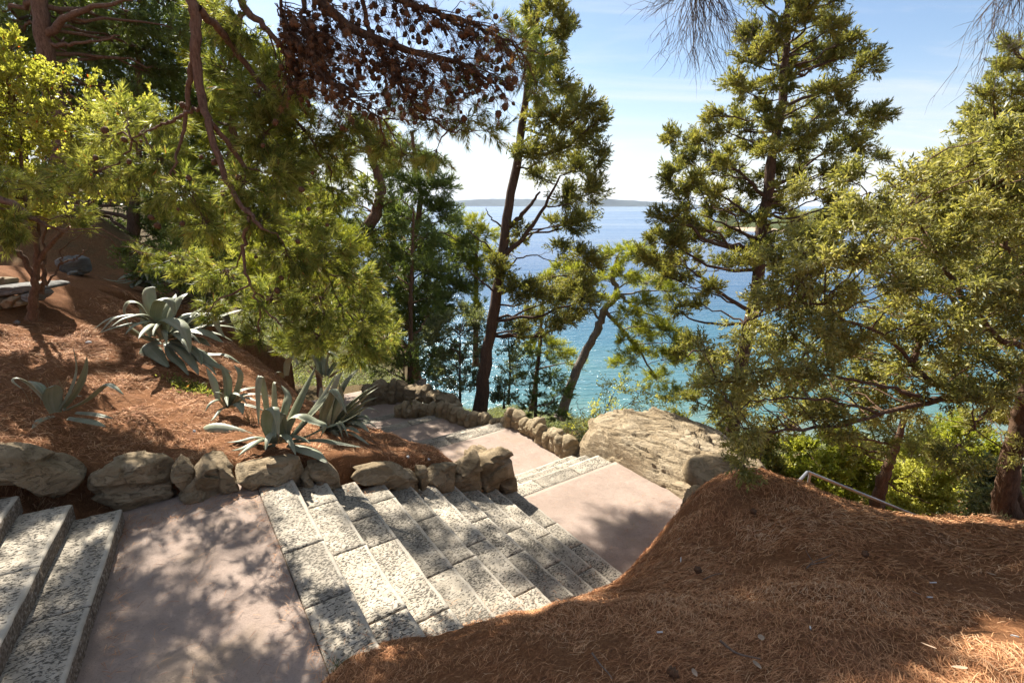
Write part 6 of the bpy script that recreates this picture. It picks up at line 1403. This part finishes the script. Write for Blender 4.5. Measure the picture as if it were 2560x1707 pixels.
# dry grass tufts
def tuft(px, Y, label, nb, h, mat, spread=.35, wd=.004):
    B = atY(*px, Y); B[2] = float(ground_z(B[0], B[1])); a2 = Acc()
    for i in range(nb):
        d = unit(np.array([g.normal(0, spread), g.normal(0, spread), 1.])); hh = h * g.uniform(.5, 1.1); p0 = B + np.array([g.normal(0, .04), g.normal(0, .04), -.02])
        P_ = spline([p0, p0 + d * hh * .6, p0 + d * hh + np.array([d[0], d[1], -.25]) * hh * .35], 6); tube(a2, P_, np.linspace(wd, wd * .2, 6), 3)
    o = a2.build('grass_tuft', mat, None, False, origin=B); o.location = tuple(B); tag(o, label, 'grass tuft'); return o
MAT['straw'] = mat_plain('dry_straw', (.46, .34, .17), .8, .2, .3, 5, 0, 0)
MAT['green_grass'] = mat_plain('green_blade', (.16, .20, .05), .6, .3, .3, 5, 0, 0)
tuft((75, 930), 5.6, 'single dry straw grass stem bending beside the small lone agave', 3, .55, MAT['straw'], .12, .004)
tuft((120, 920), 5.9, 'pale dry grass tuft just behind the small lone agave', 30, .28, MAT['straw'])
tuft((1700, 1110 + 20), 9.6, 'dry golden grass beside the left end of the boulder', 40, .35, MAT['straw'])
tuft((1390, 1075), 10.6, 'dry golden grass tuft behind the pale rock row near the tall upright rock', 60, .45, MAT['straw'])
tuft((1420, 1060), 11., 'larger dry golden grass tuft behind the pale rock row', 70, .6, MAT['straw'])
tuft((845, 1640), 2.75, 'green and dry grass blades at the mound edge where steps meet landing', 36, .09, MAT['green_grass'], .6, .0018)
tuft((2480, 1345), 4.6, 'dull green and straw grass at the right edge of the mound crest', 60, .16, MAT['straw'], .5, .002)
tuft((2510, 1310), 4.8, 'small green weed clump by the olive trunk foot', 50, .14, MAT['green_grass'], .6, .003)
tuft((620, 1130 - 105), 6.6, 'wispy straw grass between the two sunlit agaves', 40, .3, MAT['straw'], .3, .003)
# green creeping plant under the dark agave
a2 = Acc(); B = atY(*C4(1080, 790), 7.4)
for i in range(420):
    u_, v_ = C4(1080 + g.normal(0, 75), 790 + g.normal(0, 28)); p = atY(u_, v_, 7.4 + g.normal(0, .1)); p[2] = float(ground_z(p[0], p[1])) + abs(g.normal(0, .04)); leaves(a2, p[None], np.array([[g.normal(), g.normal(), .8]]), .075, .02, g=g)
o = a2.build('creeping_plant', MAT['needle_fg'], None, False, origin=B); o.location = tuple(B); tag(o, 'low green creeping plant on the needles below the big dark agave', 'plant')
# little things lying on the mound
def on_ground(u, v):
    return cast([u], [v])[0]
MAT['paper'] = mat_plain('white_paper', (.72, .70, .66), .8, .2, .1, 30, 0, .1)
MAT['tan_paper'] = mat_plain('tan_filter', (.55, .30, .12), .8, .2, .15, 30)
MAT['twig'] = mat_bark('fallen_twig', (.16, .11, .08), (.34, .26, .20))
MAT['dryleaf'] = mat_plain('dry_leaf', (.42, .30, .20), .7, .3, .35, 12, 0, .3)
def stick(name, u, v, ang, ln, r, mat, label, cat, filt=False):
    p = on_ground(u, v); n2 = slope_n(p[None])[0]; d = np.array([math.cos(ang), math.sin(ang), 0]); d = unit(d - n2 * (d @ n2))
    p = p + n2 * (r + .012); e = empty(name, tuple(p), label, cat) if filt else None; a3 = Acc()
    o3 = p if filt else np.zeros(3)
    tube(a3, np.array([p - d * ln / 2, p, p + d * ln / 2]), r, 8)
    if filt:
        a3.build('paper_tube', mat, e, True, origin=p); a4 = Acc(); tube(a4, np.array([p + d * ln / 2, p + d * ln * .7, p + d * ln * .85]), r * 1.02, 8); a4.build('filter', MAT['tan_paper'], e, True, origin=p)
    else:
        o = a3.build(name, mat, None, True, origin=p); o.location = tuple(p); tag(o, label, cat)
stick('paper_stick', 1704, 1403, 1.3, .075, .0045, MAT['paper'], 'upright thin white paper stick on dark needles near the steps', 'litter')
stick('cigarette_butt', 1650, 1588, .1, .03, .004, MAT['paper'], 'cigarette butt with tan end on dark needles low in the picture', 'cigarette butt', True)
stick('cigarette_butt', 2334, 1462, 2.9, .04, .004, MAT['paper'], 'white cigarette butt on shaded needles at right of the mound', 'cigarette butt', True)
stick('cigarette_butt', 2324, 1499, .35, .045, .004, MAT['paper'], 'pale cigarette butt beside a dry leaf below the white butt', 'cigarette butt', True)
stick('cigarette_butt', 2538, 1598, .0, .035, .004, MAT['paper'], 'cigarette butt in bright needles near the right edge', 'cigarette butt', True)
stick('cigarette_butt', 2028, 1577, 1.2, .03, .004, MAT['paper'], 'small upright pale butt in the middle of the shaded mound', 'cigarette butt', True)
def fallen_branch(pts, r, label, side=()):
    Q = cast([p[0] for p in pts], [p[1] for p in pts]) + np.array([0, 0, .02]); b0 = Q[0].copy(); a3 = Acc(); tube(a3, spline(Q, 12), np.linspace(r, r * .4, 12), 6)
    for sd in side: tube(a3, spline(cast([p[0] for p in sd], [p[1] for p in sd]) + np.array([0, 0, .03]), 8), np.linspace(r * .7, r * .25, 8), 5)
    o = a3.build('fallen_twig', MAT['twig'], None, True, origin=b0); o.location = tuple(b0); tag(o, label, 'twig')
fallen_branch([(2015, 1425), (2035, 1408), (2065, 1398), (2080, 1390)], .006, 'forked pale twig lying on the shaded needles of the mound', ([(2030, 1410), (2020, 1395), (2012, 1380)], [(2022, 1420), (2050, 1414), (2066, 1412)]))
fallen_branch([(1758, 1453), (1790, 1440), (1806, 1440)], .004, 'thin straight twig left of the forked twig')
fallen_branch([(1480, 1640), (1500, 1668), (1520, 1690), (1530, 1704)], .006, 'short broken grey twig at the bottom edge of the picture')
fallen_branch([(1800, 1610), (1840, 1640), (1900, 1655)], .007, 'brown bark strip stick in the dark needles near the bottom', ())
def gleaf(u, v, ln, wd, label, mat, seed):
    p = on_ground(u, v); n2 = slope_n(p[None])[0]; p = p + n2 * .018; a = random.uniform(0, 6.28); d = unit(np.array([math.cos(a), math.sin(a), .0])); d = unit(d - n2 * (d @ n2)); s_ = np.cross(n2, d); V = []; n3 = 9
    for i in range(n3):
        t_ = i / (n3 - 1); w_ = wd * math.sin(math.pi * min(.999, .08 + t_ * .9)) ** .8 / 2
        for a_ in (-1, 0, 1): V.append(p + d * (t_ - .5) * ln + s_ * a_ * w_ + n2 * (.12 * ln * (t_ - .5) ** 2 * 2 + abs(a_) * w_ * .35))
    q = np.array([[i * 3 + j, i * 3 + j + 1, i * 3 + j + 4, i * 3 + j + 3] for i in range(n3 - 1) for j in range(2)])
    o = mk('dry_leaf', np.array(V), [q], mat, None, True, origin=p); tag(o, label, 'leaf')
for i, (u, v, ln, lab) in enumerate([(1905, 1605, .07, 'curled grey brown dry leaf alone in the dark needles below the mound centre'), (1892, 1672, .06, 'round tan dry leaf at the border of the bottom sun patch'), (2290, 1490, .06, 'dry leaf beside the pale cigarette butt on the mound'), (2320, 1625, .06, 'pinkish dry leaf in the bright sunlit needles at lower right'), (1740, 1690, .05, 'small tan leaf at the bottom edge left of the sun patch'), (1702, 1350, .04, 'small pale leaf near the crest left side of the mound'), (2400, 1680, .06, 'broad dry leaf in bright needles at the bottom right'), (2480, 1442, .05, 'dry leaf on the shaded right side of the mound')]):
    gleaf(u, v, ln, ln * .42, lab, MAT['dryleaf'], i)
def gcone(u, v, label, sc_=1.):
    p = on_ground(u, v); o = bpy.data.objects.new('pine_cone', cones_me[0][0]); link(o); o.location = tuple(p + np.array([0, 0, .02])); o.rotation_euler = (1.4, random.uniform(-.4, .4), random.uniform(0, 6)); o.scale = (sc_,) * 3; tag(o, label, 'pine cone')
gcone(1742, 1432, 'dark open pine cone lying near the white paper stick', 1.25); gcone(1885, 1285, 'dark pine cone near the top of the mound below the half buried rock', 1.2)
gcone(1671, 1680, 'shaded pine cone at the bottom edge of the mound', 1.1); gcone(2165, 1386, 'dark pine cone on the right slope beyond the forked twig', 1.1)
def scrap(u, v, r, label, mat, cat):
    p = on_ground(u, v); pts = [(r * math.cos(a) * random.uniform(.7, 1.2), r * .55 * math.sin(a) * random.uniform(.7, 1.2)) for a in np.linspace(0, 6.283, 9)[:-1]]
    o = place_rock('crumpled_paper' if cat == 'paper' else 'pebble', pts, r * 1.4, p + np.array([0, 0, r * .3]), np.array([1., 0]), np.array([0, 1.]), mat, None, int(u), res=(14, 24), rough=.25); tag(o, label, cat)
scrap(222, 857, .045, 'crumpled white paper on the brown slope left of the dark agave', MAT['paper'], 'paper')
scrap(45, 808, .05, 'flat pale stone on the needles near the shrub foot', MAT['slab'], 'stone'); scrap(487, 1078, .02, 'tiny white pebble by the cut agave leaf', MAT['paper'], 'stone'); scrap(1020, 1143, .03, 'white chip of stone on the sunlit needles above the rough wall', MAT['paper'], 'stone'); scrap(1072, 1150, .03, 'second white stone chip nearer the pink path', MAT['paper'], 'stone')
scrap(306, 1553 , .03, 'small dark dirt clod on the pink landing', MAT['rock'], 'stone')

# ------------------------------------------------------------------ low green cover on the slope to the water
N = 26000; X = g.uniform(-22, 20, N); Y = g.uniform(9.5, 34, N)
m = off_path(X, Y) & (X > -1.25 * Y + 2.) & ~((X < 4.2) & (Y < 11.2) & (X > -1)) & ~((X < -3.2) & (Y < 17)) & ~((X < -.5) & (Y < 12.2)); X, Y = X[m], Y[m]
Z = ground_z(X, Y, False); m = (Z > SEA_Z + .3) & (vnoise(np.stack([X * .6, Y * .6, X * 0], -1), 12) > -.35); P = np.stack([X, Y, Z], -1)[m]
a5 = Acc(); h = .18 + .5 * np.clip(vnoise(P * .45, 13) + .4, 0, 1)
rep = 14; Q = np.repeat(P, rep, 0) + g.normal(0, .16, (len(P) * rep, 3)) * np.array([1, 1, 0]); Q[:, 2] += np.repeat(h, rep) * g.random(len(Q))
leaves(a5, Q, g.normal(size=(len(Q), 3)) + np.array([0, 0, .5]), .085, .045, g=g)
gc = a5.build('ground_cover', MAT['shrub_g']); tag(gc, kind='stuff')
# ------------------------------------------------------------------ air
t = NT('sea_air'); pv = t.n('ShaderNodeVolumePrincipled'); pv.inputs['Color'].default_value = (.66, .80, 1., 1); pv.inputs['Density'].default_value = 3.6e-5; pv.inputs['Anisotropy'].default_value = .2
t.l(pv.outputs[0], t.out.inputs['Volume'])
b0 = np.array([[x, y, z] for z in (-22, 180) for y in (-40, 15500) for x in (-15500, 15500)], float)
hz_o = mk('haze', b0, [np.array([[0, 2, 3, 1], [4, 5, 7, 6], [0, 1, 5, 4], [2, 6, 7, 3], [0, 4, 6, 2], [1, 3, 7, 5]])], t.m); tag(hz_o, kind='stuff')
